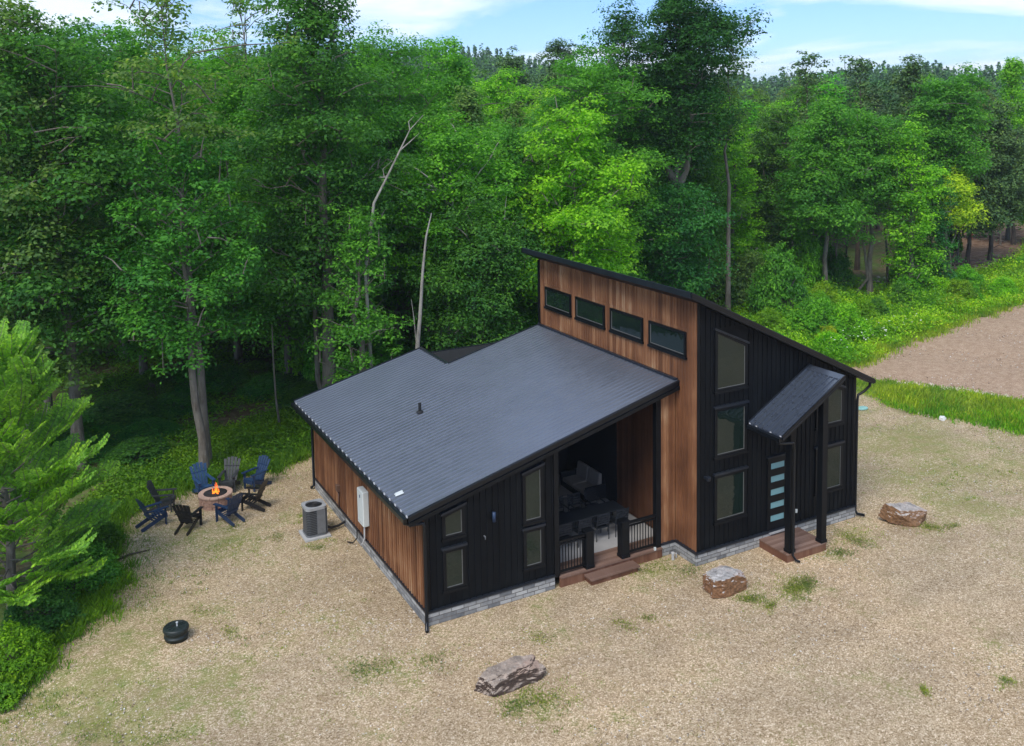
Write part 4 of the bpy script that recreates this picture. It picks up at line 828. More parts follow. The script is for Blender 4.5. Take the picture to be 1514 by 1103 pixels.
# tall roof
TX0, TX1, TY0, TY1 = 8.47, 16.705, -1.506, 9.547
m = MB(); m.prism([(TX0,TY0,TZ(TX0)-.05),(TX1,TY0,TZ(TX1)-.05),(TX1,TY1,TZ(TX1)-.05),(TX0,TY1,TZ(TX0)-.05)], (0,0,.05))
y = TY0 + .06
while y < TY1:
    m.hexa([(TX0,y-.026,TZ(TX0)-.004),(TX1,y-.026,TZ(TX1)-.004),(TX1,y+.026,TZ(TX1)-.004),(TX0,y+.026,TZ(TX0)-.004)], [(TX0,y-.013,TZ(TX0)+.026),(TX1,y-.013,TZ(TX1)+.026),(TX1,y+.013,TZ(TX1)+.026),(TX0,y+.013,TZ(TX0)+.026)]); y += .229
tall = m.build('tall_roof', M['roof'], H)
m = MB(); rake(m, TX0, TX1, TY0-.002, TZ, -1, .05, .14); m.build('fascia', M['gutter'], tall); m = MB(); rake(m, TX0, TX1, TY1+.002, TZ, 1, .05, .14); m.build('fascia', M['gutter'], tall)
m = MB(); rake(m, TX0, TX1, TY0+.0, lambda x: TZ(x)-.143, -1, .03, .03, 0.); m.build('fascia_trim', M['edge'], tall); m = MB(); rake(m, TX0, TX1, TY0-.053, lambda x: TZ(x)+.032, -1, .012, .03, 0.); m.build('fascia_trim', M['edge'], tall)
m = MB(); m.box(TX0-.05, TX0-.002, TY0, TY1, TZ(TX0)-.16, TZ(TX0)+.035); m.build('high_edge_cap', M['edge'], tall)
m = MB(); m.prism([(TX0,TY0+.05,TZ(TX0)-.17),(XT-.03,TY0+.05,TZ(XT)-.17),(XT-.03,TY1-.02,TZ(XT)-.17),(TX0,TY1-.02,TZ(TX0)-.17)], (0,0,.1)); m.prism([(XT-.03,TY0+.05,TZ(XT)-.175),(TX1-.02,TY0+.05,TZ(TX1)-.175),(TX1-.02,YF-.002,TZ(TX1)-.175),(XT-.03,YF-.002,TZ(XT)-.175)], (0,0,.1)); m.build('soffit', M['trim'], tall)
m = MB(); m.box(TX1+.002, TX1+.12, TY0, TY1, TZ(TX1)-.15, TZ(TX1)-.03); m.build('gutter', M['gutter'], tall)
def pipe(path, name='downspout', r_=.045, mat='gutter', parent=H):
    return MB().tube(path, r_, 8).build(name, M[mat], parent, True)
pipe([(TX1+.06,-1.3,TZ(TX1)-.1),(TX1+.06,-1.3,TZ(TX1)-.3),(TX1-.1,-1.2,TZ(TX1)-.5),(XR+.12,-1.15,TZ(TX1)-.62),(XR+.09,-1.15,TZ(TX1)-.8),(XR+.09,-1.15,.25),(XR+.13,-1.2,.12),(XR+.35,-1.35,.07)], r_=.05)
pipe([(EX-.08,-.1,RZ(EX)-.12),(EX-.08,-.1,RZ(EX)-.2),(EX+.15,-.1,RZ(EX)-.3),(-.12,-.12,RZ(EX)-.32),(-.085,-.12,RZ(EX)-.45),(-.085,-.12,.22),(-.11,-.17,.1),(-.2,-.4,.06)], r_=.055)
pipe([(EX-.08,YB,RZ(EX)-.12),(EX-.08,YB,RZ(EX)-.25),(-.12,YB+.0,RZ(EX)-.5),(-.1,YB,RZ(EX)-.7),(-.1,YB,.15),(-.25,YB,.06)], r_=.055)
# entrance door
m = MB(); m.box(12.06,12.13,YF-.05,YF+.02,.40,3.02); m.box(12.95,13.02,YF-.05,YF+.02,.40,3.02); m.box(12.13,12.95,YF-.05,YF+.02,2.93,3.02); m.build('door_frame', M['trim'], H)
m = MB(); m.box(12.02,13.06,YF-.09,YF,3.022,3.07); m.build('door_head', M['edge'], H)
m = MB(); m.box(12.1,12.98,YF-.16,YF-.001,.36,.41); m.build('threshold', simple('metal_threshold', (.6,.6,.58), .35, .4), H)
dr = MB(); zz = [(2.60,2.81),(2.135,2.35),(1.67,1.885),(1.205,1.42),(.74,.955)]; xs0, xs1 = 12.22, 12.84; ed = [.41] + [v for a, b in zz[::-1] for v in (a, b)] + [2.93]
for i in range(0, 12, 2): dr.box(12.131,12.949,YF-.03,YF+.01,ed[i],ed[i+1])
for a, b in zz: dr.box(12.131,xs0,YF-.03,YF+.01,a,b); dr.box(xs1,12.949,YF-.03,YF+.01,a,b)
door = dr.build('door', M['trim'], H)
for a, b in zz: MB().box(xs0,xs1,YF-.015,YF+.0,a,b).build('glass_panel', M['frosted'], door)
m = MB(); m.box(12.87,12.91,YF-.09,YF-.07,1.55,1.95); m.box(12.88,12.90,YF-.07,YF-.03,1.58,1.62); m.box(12.88,12.90,YF-.07,YF-.03,1.88,1.92); m.build('door_handle', M['edge'], door)
m = MB(); m.box(13.39,13.46,YF-.04,YF-.001,.80,.93); m.build('outlet_cover', M['white'], H)
# entrance deck, posts and canopy
m = MB()
for k in range(10): m.box(11.66, 13.46, -2.52+k*.134, -2.52+k*.134+.128, .25, .29)
dk = m.build('entrance_deck', M['deck'], H)
m = MB(); m.box(11.68,13.44,-2.50,-2.46,-.05,.248); m.box(11.68,11.72,-2.46,YF-.08,-.05,.247); m.box(13.40,13.44,-2.46,YF-.08,-.05,.247); m.box(11.72,13.4,-2.4,YF-.08,-.05,.2); m.build('deck_skirt', M['deck_side'], dk)
CZ = lambda x: 4.47 + .572*(x - 11.27)
for xp in (11.90, 13.34): m = MB(); m.box(xp-.12,xp+.12,-2.50,-2.26,.292,CZ(xp)-.16); m.box(xp-.14,xp+.14,-2.52,-2.24,.291,.40); m.build('canopy_post', M['trim'], H, bevel=.01)
cx0, cx1, cy0, cy1 = 11.20, 13.93, -2.70, YF-.03
m = MB(); m.prism([(cx0,cy0,CZ(cx0)-.04),(cx1,cy0,CZ(cx1)-.04),(cx1,cy1,CZ(cx1)-.04),(cx0,cy1,CZ(cx0)-.04)], (0,0,.04))
for y in np.linspace(cy0+.05, cy1-.05, 8):
    m.hexa([(cx0-.01,y-.03,CZ(cx0)-.002),(cx1-.2,y-.03,CZ(cx1-.2)-.002),(cx1-.2,y+.03,CZ(cx1-.2)-.002),(cx0-.01,y+.03,CZ(cx0)-.002)], [(cx0-.01,y-.016,CZ(cx0)+.045),(cx1-.2,y-.016,CZ(cx1-.2)+.045),(cx1-.2,y+.016,CZ(cx1-.2)+.045),(cx0-.01,y+.016,CZ(cx0)+.045)])
can = m.build('entrance_canopy', M['roof_shaded'], H)
m = MB(); m.hexa([(cx1-.2,cy0,CZ(cx1-.2)+.001),(cx1,cy0,CZ(cx1)+.001),(cx1,cy1,CZ(cx1)+.001),(cx1-.2,cy1,CZ(cx1-.2)+.001)], [(cx1-.19,cy0,CZ(cx1-.2)+.045),(cx1,cy0,CZ(cx1)+.04),(cx1,cy1,CZ(cx1)+.04),(cx1-.19,cy1,CZ(cx1-.2)+.045)]); m.build('ridge_cap', M['roof_shaded'], can)
m = MB(); rake(m, cx0, cx1+.02, cy0-.002, CZ, -1, .04, .12, .04); rake(m, cx0, cx1, cy0+.1, lambda x: CZ(x)-.12, -1, .1, .08, 0.); m.box(cx1+.001,cx1+.03,cy0,cy1,CZ(cx1)-.12,CZ(cx1)+.04); m.build('fascia', M['gutter'], can)
m = MB(); rake(m, cx0, cx1+.02, cy0-.044, lambda x: CZ(x)-.06, -1, .012, .025, 0.); m.build('fascia_trim', M['edge'], can); m = MB(); rake(m, cx0, cx1, cy1+.01, lambda x: CZ(x)+.05, -1, .04, .05, 0.03); m.build('fascia_trim', M['edge'], can)
for y in (cy0+.05, cy0+.5, cy1-.4, cy1-.08): MB().box(cx0-.03,cx0-.012,y-.03,y+.03,CZ(cx0)-.01,CZ(cx0)+.025).build('closure_clip', M['rib_end'], can)
m = MB(); m.box(cx0-.12,cx0-.005,cy0,cy1,CZ(cx0)-.16,CZ(cx0)-.045); m.build('gutter', M['gutter'], can)
pipe([(cx0-.06,cy0+.08,CZ(cx0)-.14),(cx0-.02,cy0+.08,CZ(cx0)-.25),(cx0+.5,cy0+.1,CZ(cx0)-.33),(11.82,-2.57,CZ(cx0)-.36),(11.86,-2.57,CZ(cx0)-.6),(11.86,-2.57,.25),(11.92,-2.66,.1),(12.02,-2.75,.07)], r_=.04)
# porch
m = MB(); m.box(4.45,8.39,-.14,.72,.29,.335); m.box(8.392,8.94,.17,.72,.29,.336); m.build('deck_front', M['deck'], H)
m = MB(); m.box(4.452,8.388,-.115,-.02,-.05,.288); m.build('deck_skirt', M['deck_side'], H)
m = MB(); m.box(4.44,8.948,.722,7.0,.25,.345); m.build('porch_floor', M['floor'], H)
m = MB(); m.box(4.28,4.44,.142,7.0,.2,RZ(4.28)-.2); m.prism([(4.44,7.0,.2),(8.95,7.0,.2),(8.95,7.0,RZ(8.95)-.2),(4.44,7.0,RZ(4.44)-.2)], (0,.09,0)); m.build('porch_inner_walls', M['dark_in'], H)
batten_wall('porch_side_wall', M['wood_shaded'], 'x', 8.99, .165, 3.45, lambda a: RZ(8.39)-.2, .345, -1, step=.18, bw=.03, bd=.015, th=.04)
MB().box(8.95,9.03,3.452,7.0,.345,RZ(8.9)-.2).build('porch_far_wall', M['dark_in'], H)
m = MB(); m.box(5.30,7.18,-.56,-.13,.17,.22); m.build('porch_step', M['deck'], H)
m = MB(); m.box(5.36,7.12,-.50,-.14,-.05,.168); m.build('step_riser', M['deck_side'], H)
for x0, x1, pp in ((4.452, 5.42, 5.57), (7.09, 8.198, 6.94)):
    r_ = MB().box(x0,x1,-.03,.07,1.42,1.49).build('railing', M['trim'], H)
    MB().box(x0,x1,-.005,.045,1.32,1.37).build('upper_bar', M['trim'], r_); MB().box(x0,x1,-.005,.045,.43,.49).build('lower_bar', M['trim'], r_)
    n = int((x1-x0)/.105)
    for k in range(n): xx = x0 + (x1-x0)*(k+.5)/n; MB().box(xx-.012,xx+.012,.008,.032,.49,1.32).build('baluster', M['trim'], r_)
    MB().box(pp-.145,pp+.145,-.10,.19,.336,1.55).box(pp-.165,pp+.165,-.12,.21,1.55,1.59).box(pp-.16,pp+.16,-.115,.205,.335,.44).build('newel_post', M['trim'], H, bevel=.008)
m = MB(); m.box(8.05,8.11,-.16,-.10,.335,.43); o = m.build('white_bottle', M['white']); m = None; tag(o, 'small white can standing on the porch edge at the foot of the right railing', 'can')
# wall lamp, hose bib
l = MB().box(2.10,2.22,-.05,-.0,2.75,2.98).build('wall_lamp', M['trim'], H)
MB().tube([(2.16,-.12,2.70),(2.16,-.12,3.0)], .055, 12).build('lamp_body', M['navy'], l, True)
MB().tube([(1.87,-.0,2.28),(1.87,-.1,2.28)], .022, 8).tube([(1.87,-.09,2.31),(1.87,-.09,2.2)], .015, 8).build('hose_tap', M['ac_grey'], H)
MB().tube([(9.36,YF-.0,2.92),(9.36,YF-.18,2.94)], .05, 10).tube([(9.36,YF-.18,2.88),(9.36,YF-.22,3.0)], .07, 10).build('flood_lamp', M['edge'], H)
for x0, lab in ((8.62,'left'),):
    m = MB(); m.tube([(8.60,-.42,-.05),(8.60,-.42,.22)], .05, 10); m.tube([(8.78,-.36,-.05),(8.78,-.36,.16)], .03, 10); m.lathe([(.065,0),(.065,.05),(.05,.06)], (8.60,-.42,.2), 12)
    o = m.build('pipe_stub', M['pvc']); tag(o, 'short grey pipe stubs rising from the gravel in the corner beside the porch', 'pipe')
# water heater and electrics on the cedar side
def wallthing(name, label, cat): return thing(name, label, cat, (0, 5.2, 1.0))
w = wallthing('water_heater', 'tall white tankless water heater hung on the cedar side wall', 'water heater')
MB().box(-.26,-.035,-.28,.32,.05,1.27).build('case', M['white'], w, bevel=.025)
MB().box(-.268,-.262,-.02,.06,1.0,1.1).build('badge', M['blue'], w); MB().box(-.262,-.258,-.24,.28,.14,.16).build('cover_seam', M['pvc'], w)
MB().tube([(-.14,-.02,.05),(-.15,-.02,-.45),(-.2,.02,-.62),(-.25,.12,-.72)], .03, 8).build('conduit', M['pvc'], w, True)
MB().tube([(-.14,.14,.05),(-.14,.15,-.02)], .02, 8).build('gas_pipe', M['pvc'], w, True)
o = MB().tube([(-.09,5.95,.52),(-.16,5.95,.55),(-.17,5.95,.25),(-.3,6.0,.10),(-.42,6.25,.05)], .022, 6).build('black_cable', M['rubber'], None, True); tag(o, 'thin black cable bent out of the stone base below the water heater', 'cable')
w = thing('disconnect_box', 'small brown electrical box with a conduit on the cedar side wall behind the condenser', 'electrical box', (0, 8.28, 1.1))
MB().box(-.16,-.035,-.1,.1,-.02,.22).build('box', simple('brown_box', (.13,.07,.045), .6), w, bevel=.01); MB().tube([(-.08,0,-.02),(-.08,0,-.7)], .025, 8).build('conduit', simple('brown_pipe', (.12,.06,.04), .6), w, True)
# condenser
a = thing('air_conditioner', 'grey round-cornered air conditioner condenser beside the cedar wall', 'air conditioner', (-1.22, 7.5, .09))
def rsq(h, r_, cr, z, n=6):
    pts = []
    for cxx, cyy, a0 in ((h-cr,h-cr,0),(-h+cr,h-cr,90),(-h+cr,-h+cr,180),(h-cr,-h+cr,270)):
        for k in range(n+1): an = R(a0+90*k/n); pts.append((cxx+cr*math.cos(an), cyy+cr*math.sin(an), z))
    return pts
def shell(m, h, cr, z0, z1):
    A, B = rsq(h, 0, cr, z0), rsq(h, 0, cr, z1); n = len(A); m.add(A+B, [tuple(range(n))[::-1], tuple(range(n,2*n))] + [(i,(i+1)%n,(i+1)%n+n,i+n) for i in range(n)]); return m
shell(MB(), .35, .14, .06, 1.0).build('coil_grille', M['ac_fin'], a)
m = shell(MB(), .375, .16, 0, .06)
for k in range(14):
    shell(m, .358, .145, .12+k*.062, .128+k*.062)
m.build('louvre_bands', M['ac_grey'], a)
m = MB(); A = rsq(.385,0,.16,.95); Bq = rsq(.385,0,.16,1.04); Cc = rsq(.30,0,.29,1.045); D = rsq(.29,0,.28,.97); n = len(A); m.add(A+Bq+Cc+D, [(i+j*n,(i+1)%n+j*n,(i+1)%n+(j+1)*n,i+(j+1)*n) for j in range(3) for i in range(n)]); m.build('top_ring', simple('pale_grey_metal', (.33,.34,.34), .45), a)
m = MB()
for k in range(1, 9): rr_ = .032*k; m.tube([(rr_*math.cos(t), rr_*math.sin(t), 1.02) for t in np.linspace(0, 6.283, 25)], .006, 4, False)
for k in range(6): t = R(60*k); m.tube([(0,0,1.03),(.29*math.cos(t),.29*math.sin(t),1.02)], .007, 4)
m.build('fan_guard', M['rubber'], a); MB().lathe([(.09,.0),(.09,.1)], (0,0,.85)).build('fan_hub', M['ac_fin'], a)
MB().box(.351,.385,-.30,.0,.08,.95).box(.0,.30,-.385,-.351,.08,.94).build('service_panel', M['ac_grey'], a)
MB().box(.386,.40,-.25,-.05,.2,.55).build('service_cover', M['ac_fin'], a)
for k, (x_, y_) in enumerate(((.37,-.1),)): MB().tube([(x_,y_,.18),(x_+.2,y_+.02,.06),(x_+.5,y_+.12,.03),(x_+.85,y_+.2,.12),(x_+1.02,y_+.25,.42),(x_+1.12,y_+.25,.55)], .045, 8).build('line_set', M['rubber'], a, True)
o = MB().box(-1.68,-.76,7.03,7.97,-.03,.085).build('condenser_pad', M['concrete'], None, bevel=.015); tag(o, 'square concrete pad under the condenser', 'concrete pad')
# ------------------------------------------------------------------ boulders: faceted by cutting planes, then roughened
def noise3(v, f, seed):
    from mathutils import noise
    return noise.noise(Vector(v)*f + Vector((seed*7.1, seed*3.3, seed)))
def boulder(name, label, loc, rz, dims, planes, mat, seed, rough=.05, lv=5):
    bm = __import__('bmesh').new(); bmm = __import__('bmesh'); bmm.ops.create_icosphere(bm, subdivisions=lv, radius=1)
    pl = [(Vector(n).normalized(), d) for n, d in planes]
    for v in bm.verts:
        d = v.co.normalized(); r_ = 1.6
        for n, k in pl:
            c = n.dot(d)
            if c > 1e-3: r_ = min(r_, k/c)
        p = d*r_; a = noise3(p, 1.7, seed)*rough*1.8 + noise3(p, 4.5, seed)*rough + noise3(p, 12, seed)*rough*.6 - abs(noise3(p, 3, seed+3))*rough
        p = p*(1+a); v.co = Vector((p.x*dims[0]/2, p.y*dims[1]/2, p.z*dims[2]/2))
    me = bpy.data.meshes.new(name); bm.to_mesh(me); bm.free(); me.materials.append(mat)
    o = link(name, me); o.location = loc; o.rotation_euler = rz if hasattr(rz, '__len__') else (0, 0, rz); tag(o, label, 'boulder'); return o
a, b = at(722, 1022), at(786, 1000); mid = (a+b)/2
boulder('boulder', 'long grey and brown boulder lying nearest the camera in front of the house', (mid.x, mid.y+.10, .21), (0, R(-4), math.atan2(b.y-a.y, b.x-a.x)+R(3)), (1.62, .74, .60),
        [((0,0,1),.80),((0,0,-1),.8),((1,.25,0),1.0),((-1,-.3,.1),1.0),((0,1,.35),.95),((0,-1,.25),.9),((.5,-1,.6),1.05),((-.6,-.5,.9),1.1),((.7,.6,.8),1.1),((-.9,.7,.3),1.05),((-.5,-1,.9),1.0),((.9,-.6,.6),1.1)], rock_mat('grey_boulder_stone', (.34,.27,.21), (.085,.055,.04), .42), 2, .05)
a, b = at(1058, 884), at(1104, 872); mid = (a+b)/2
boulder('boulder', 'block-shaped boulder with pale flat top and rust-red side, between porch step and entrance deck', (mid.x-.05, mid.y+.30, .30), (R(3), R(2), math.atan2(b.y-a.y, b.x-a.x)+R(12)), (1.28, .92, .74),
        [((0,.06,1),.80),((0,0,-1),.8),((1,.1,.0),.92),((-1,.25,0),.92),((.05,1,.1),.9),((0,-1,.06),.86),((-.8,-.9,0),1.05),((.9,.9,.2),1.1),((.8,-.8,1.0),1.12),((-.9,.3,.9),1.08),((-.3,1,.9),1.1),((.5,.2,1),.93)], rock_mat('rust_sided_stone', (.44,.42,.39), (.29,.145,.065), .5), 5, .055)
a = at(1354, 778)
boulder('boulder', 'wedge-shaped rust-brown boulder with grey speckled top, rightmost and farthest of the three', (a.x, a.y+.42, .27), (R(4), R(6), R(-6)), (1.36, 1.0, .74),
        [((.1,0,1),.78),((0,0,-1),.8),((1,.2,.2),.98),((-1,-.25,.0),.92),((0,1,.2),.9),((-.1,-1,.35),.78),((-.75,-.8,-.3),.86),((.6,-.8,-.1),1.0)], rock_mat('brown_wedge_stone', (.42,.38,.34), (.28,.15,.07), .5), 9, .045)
# buried tank lid
p = at(262, 948); t = thing('tank_lid', 'round dark plastic tank riser with a bolt on top, alone on the gravel', 'tank lid', (p.x, p.y+.12, 0))
m = MB(); m.lathe([(.31,-.05),(.31,.10),(.335,.11),(.335,.15),(.31,.16),(.31,.25),(.335,.26),(.335,.30),(.31,.31)], n=32); m.build('riser', M['septic'], t, True)
m = MB(); m.lathe([(.355,.305),(.36,.33),(.35,.38),(.33,.40),(.27,.41),(.26,.395),(.12,.40),(.0,.405)], n=32)
for k in range(12): an = R(30*k); m.bar((.13*math.cos(an),.13*math.sin(an),.405),(.25*math.cos(an),.25*math.sin(an),.40), .015, .02)
m.build('lid', M['septic'], t); MB().tube([(.03,-.02,.39),(.03,-.02,.50)], .022, 8).tube([(.03,-.02,.50),(.03,-.02,.52)], .034, 8).build('bolt', simple('bright_bolt', (.7,.72,.72), .3, .3), t)
MB().tube([(-.07,.03,.398),(-.07,.03,.412)], .05, 12).build('access_plug', M['rubber'], t)
# fire pit
pc = at(320, 747); pc.z = 0; FP = thing('fire_pit', 'round tan block fire pit with a burning fire, inside the ring of chairs', 'fire pit', (pc.x, pc.y+.1, 0)); FPc = (pc.x, pc.y+.1)
rr = random.Random(4)
m = MB()
for row in range(3):
    for k in range(16):
        a0 = 2*math.pi*(k + .5*(row % 2))/16 + .012; a1 = a0 + 2*math.pi/16 - .024; z0 = row*.145 - .02; z1 = z0+.138; o_ = rr.uniform(-.012, .012); ro, ri = .60+o_ , .46
        am = (a0+a1)/2; P = lambda r_, a_, z: (r_*math.cos(a_), r_*math.sin(a_), z)
        for (q0, q1) in ((a0, am), (am, a1)): m.hexa([P(ri,q0,z0),P(ro,q0,z0),P(ro,q1,z0),P(ri,q1,z0)], [P(ri,q0,z1),P(ro,q0,z1),P(ro,q1,z1),P(ri,q1,z1)])
m.build('block_ring', M['pit'], FP, bevel=.008)
m = MB()
for k in range(12):
    a0 = 2*math.pi*k/12+.01; a1 = a0 + 2*math.pi/12-.02; n_ = 3
    for j in range(n_):
        q0, q1 = a0+(a1-a0)*j/n_, a0+(a1-a0)*(j+1)/n_; m.hexa([P(.44,q0,.418),P(.635,q0,.418),P(.635,q1,.418),P(.44,q1,.418)], [P(.44,q0,.475),P(.635,q0,.475),P(.635,q1,.475),P(.44,q1,.475)])
m.build('cap_ring', simple('tan_cap_block', (.46,.31,.23), .85, 0, .2, 7, bump=.5), FP, bevel=.006)
MB().lathe([(.438,.47),(.42,.26),(.3,.22),(.0,.24)], n=32).build('fire_bowl', M['ash'], FP, True)
m = MB()
for k in range(6): an = R(60*k+10); m.tube([(.28*math.cos(an),.28*math.sin(an),.26),(.05*math.cos(an+.4),.05*math.sin(an+.4),.40)], [.05,.04], 7)
m.build('firewood', M['log'], FP)
for k in range(9):
    an = R(40*k+rr.uniform(-10,10)); d_ = rr.uniform(0,.2); h_ = rr.uniform(.3,.62)*(1-d_*2); x0, y0 = d_*math.cos(an), d_*math.sin(an); tw = rr.uniform(-.05,.05)
    MB().tube([(x0,y0,.34),(x0+tw*.5,y0,.34+h_*.3),(x0-tw,y0+tw,.34+h_*.65),(x0+tw*.6,y0,.34+h_)], [.015,.034,.018,.001], 7).build('flame', M['flame'], FP, True)
# adirondack chairs
def make_chair(mat):
    t = empty('adirondack_chair')
    m = MB()   # faces +y (front), seat slopes back
    n = 5
    for k in range(n):
        s_ = (k-(n-1)/2)/((n-1)/2); xb, xt = s_*.20, s_*.29; wb, wt = .088, .118; top = 1.10 - .075*s_*s_
        y0, z0, y1 = -.20, .30, -.58; yt = y0 + (y1-y0)*(top-z0)/.8
        q = lambda x, y, z: (x, y, z)
        m.hexa([q(xb-wb/2,y0,z0),q(xb+wb/2,y0,z0),q(xb+wb/2,y0+.025,z0),q(xb-wb/2,y0+.025,z0)], [q(xt-wt/2,yt,top),q(xt+wt/2,yt,top),q(xt+wt/2,yt+.025,top-.01),q(xt-wt/2,yt+.025,top-.01)])
    m.build('backrest', mat, t)
    MB().bar((-.25,-.27,.42),(.25,-.27,.42),.03,.07).build('back_rail', mat, t); MB().bar((-.29,-.42,.78),(.29,-.42,.78),.03,.06).build('back_rail', mat, t)
    m = MB()
    for k in range(6):
        y = .33 - k*.10; z = .42 - k*.024; m.bar((-.26,y,z),(.26,y,z),.088,.022,(0,.2,1))
    m.build('seat', mat, t)
    for s_ in (-1, 1):
        MB().bar((s_*.24,.36,.37),(s_*.24,-.62,.05),.03,.13,(0,.3,1)).build('rear_leg', mat, t)
        MB().bar((s_*.285,.30,0),(s_*.285,.30,.62),.10,.035,(0,1,0)).build('front_leg', mat, t)
        MB().prism([(s_*.285-.07,.42,.62),(s_*.285+.07,.42,.62),(s_*.285+.06,-.30,.63),(s_*.285-.05,-.42,.63)], (0,0,.028)).build('armrest', mat, t)
    MB().bar((-.27,.375,.33),(.27,.375,.33),.02,.12).build('front_apron', mat, t)
    return t
CH = [((700,428),'blue','faded blue adirondack chair behind the fire pit, in front of the bare grey stem'),((960,372),'char','charcoal adirondack chair between the faded blue and the navy chair behind the pit'),
      ((1225,352),'navy','navy adirondack chair at the far right of the ring'),((1200,560),'blk','black adirondack chair right of the fire pit, before the far right navy one'),
      ((950,690),'navy','navy adirondack chair seen from behind, just right in front of the fire pit'),((555,770),'blk','black adirondack chair seen from behind, nearest the camera in the ring'),
      ((200,735),'navy','navy adirondack chair at the far left of the ring, seen side-on from behind'),((300,575),'char','charcoal adirondack chair left of the fire pit beside the weeds')]
for (u, v), mt, lab in CH:
    p = at(200+u*.1453, 670+v*.1454); c = make_chair(M[mt]); an = math.atan2(FPc[1]-p.y, FPc[0]-p.x); c.location = (p.x, p.y, 0); c.rotation_euler = (0, 0, an-math.pi/2+rr.uniform(-.08,.08)+(.45 if u == 950 else 0))
    c.scale = (.98,.98,1.06); tag(c, lab, 'chair', 'adirondack chairs round the fire pit')
# porch furniture
FZ = .345
def dining():
    t = empty('dining_chair'); k = M['chair_dark']
    m = MB()
    for i in range(5): m.bar((-.23,-.24+i*.105,.46),(.23,-.24+i*.105,.46),.085,.018)
    m.build('seat', k, t); m = MB()
    for i in range(5): m.bar((-.235,-.27-.012*i,.60+i*.085),(.235,-.27-.012*i,.60+i*.085),.02,.062,(0,0,1))
    m.build('backrest', k, t)
    for sx in (-1, 1):
        MB().tube([(sx*.245,-.25,0),(sx*.245,-.26,.5),(sx*.245,-.33,1.0)], .017, 6).build('leg', k, t); MB().tube([(sx*.245,.24,0),(sx*.245,.22,.66)], .017, 6).build('leg', k, t)
        MB().bar((sx*.25,.25,.67),(sx*.25,-.28,.67),.045,.02).build('armrest', k, t)
    return t
rows = [(5.45,1.30,0,'leftmost of the row with backs to the railing'),(6.22,1.30,0,'second from left in the row with backs to the railing'),(6.96,1.32,0,'third from left in the row with backs to the railing'),(7.72,1.30,0,'rightmost of the row with backs to the railing'),
        (6.25,2.62,math.pi,'left of the far row behind the porch table'),(6.95,2.62,math.pi,'middle of the far row behind the porch table'),(7.65,2.62,math.pi,'right of the far row behind the porch table')]
d0 = None
for x, y, a, lab in rows:
    o = d0 if d0 is None and not d0 else None
    if d0 is None: d0 = dining(); o = d0
    else: o = copy_tree(d0)
    o.location = (x, y+.25, FZ); o.rotation_euler = (0, 0, a); tag(o, 'dark slatted porch dining chair, ' + lab, 'chair', 'dining chairs on the porch')
t = thing('dining_table', 'long dark dining table on the porch between two rows of slatted chairs', 'table', (6.65, 2.08, FZ))
MB().box(-1.5,1.5,-.38,.38,.70,.74).build('tabletop', M['chair_dark'], t, bevel=.005)
for sx in (-1,1):
    for sy in (-1,1): MB().box(sx*1.38-.035,sx*1.38+.035,sy*.3-.035,sy*.3+.035,0,.699).build('leg', M['chair_dark'], t)
t = thing('loveseat', 'low dark loveseat with cream cushions in the dim back of the porch', 'sofa', (8.42, 4.95, FZ), R(-90))
MB().box(-.85,.85,-.42,.42,.10,.28).build('frame', M['chair_dark'], t); MB().box(-.85,.85,.40,.48,.28,.80).build('back_frame', M['chair_dark'], t)
for x in (-.41,.41): MB().box(x-.395,x+.395,-.42,.30,.285,.45).build('seat_cushion', M['cushion'], t, bevel=.04)
for x in (-.41,.41): MB().hexa([(x-.39,.18,.455),(x+.39,.18,.455),(x+.39,.36,.455),(x-.39,.36,.455)],[(x-.37,.26,1.0),(x+.37,.26,1.0),(x+.37,.395,.98),(x-.37,.395,.98)]).build('back_cushion', M['cushion'], t, bevel=.03)
for sx in (-1,1): MB().box(sx*.90-.05,sx*.90+.05,-.42,.44,.10,.62).build('armrest', M['chair_dark'], t)
t = thing('coffee_table', 'low porch coffee table with a pale edge in front of the cream loveseat', 'table', (7.35, 4.75, FZ), R(-90))
MB().box(-.45,.45,-.28,.28,.36,.40).build('tabletop', simple('dim_grey_board', (.30,.27,.24), .5), t)
for sx in (-1,1):
    for sy in (-1,1): MB().box(sx*.40-.03,sx*.40+.03,sy*.23-.03,sy*.23+.03,0,.358).build('leg', M['chair_dark'], t)
for k, (x, z) in enumerate(((5.75,2.5),(6.25,2.62),(5.75,1.85),(6.25,2.0))):
    w = thing('wall_picture', ('upper ' if k < 2 else 'lower ') + ('left' if k % 2 == 0 else 'right') + ' one of four square blue-grey panels on the dark rear porch wall', 'wall picture', (x, 6.96, z+FZ), group='square panels on the porch wall')
    MB().box(-.2,.2,-.02,.03,-.2,.2).build('frame', M['trim'], w); MB().box(-.17,.17,-.035,-.021,-.17,.17).build('panel', simple('blue_grey_panel', (.10,.15,.19), .6), w)
# small things on the ground
p = at(1275, 604); o = MB().lathe([(.32,0),(.30,.05),(.2,.08),(0,.09)], n=16, squash=.7).build('utility_cover', simple('pale_teal_plastic', (.25,.48,.42), .5)); o.location = p; tag(o, 'pale teal plastic utility cover on the grass right of the house', 'cover')
p = at(1393, 620); o = boulder('white_stone', 'white stone lying at the edge of the grass strip', (p.x, p.y, .06), .4, (.42,.25,.2), [((0,0,1),.8),((1,0,.3),.9),((-1,.2,0),.9),((0,1,0),.9),((0,-1,.3),.9),((0,0,-1),.8)], simple('white_stone', (.75,.74,.7), .8), 3, .08, 3); o['category'] = 'stone'
a, b = at(163, 832), at(222, 814); o = MB().tube([(a.x,a.y,.03),((a.x+b.x)/2,(a.y+b.y)/2+.06,.06),(b.x,b.y,.03)], [.05,.035,.015], 7).build('fallen_branch', M['bark_dark'], None, True); tag(o, 'thin dark branch lying on the gravel below the sapling', 'branch')
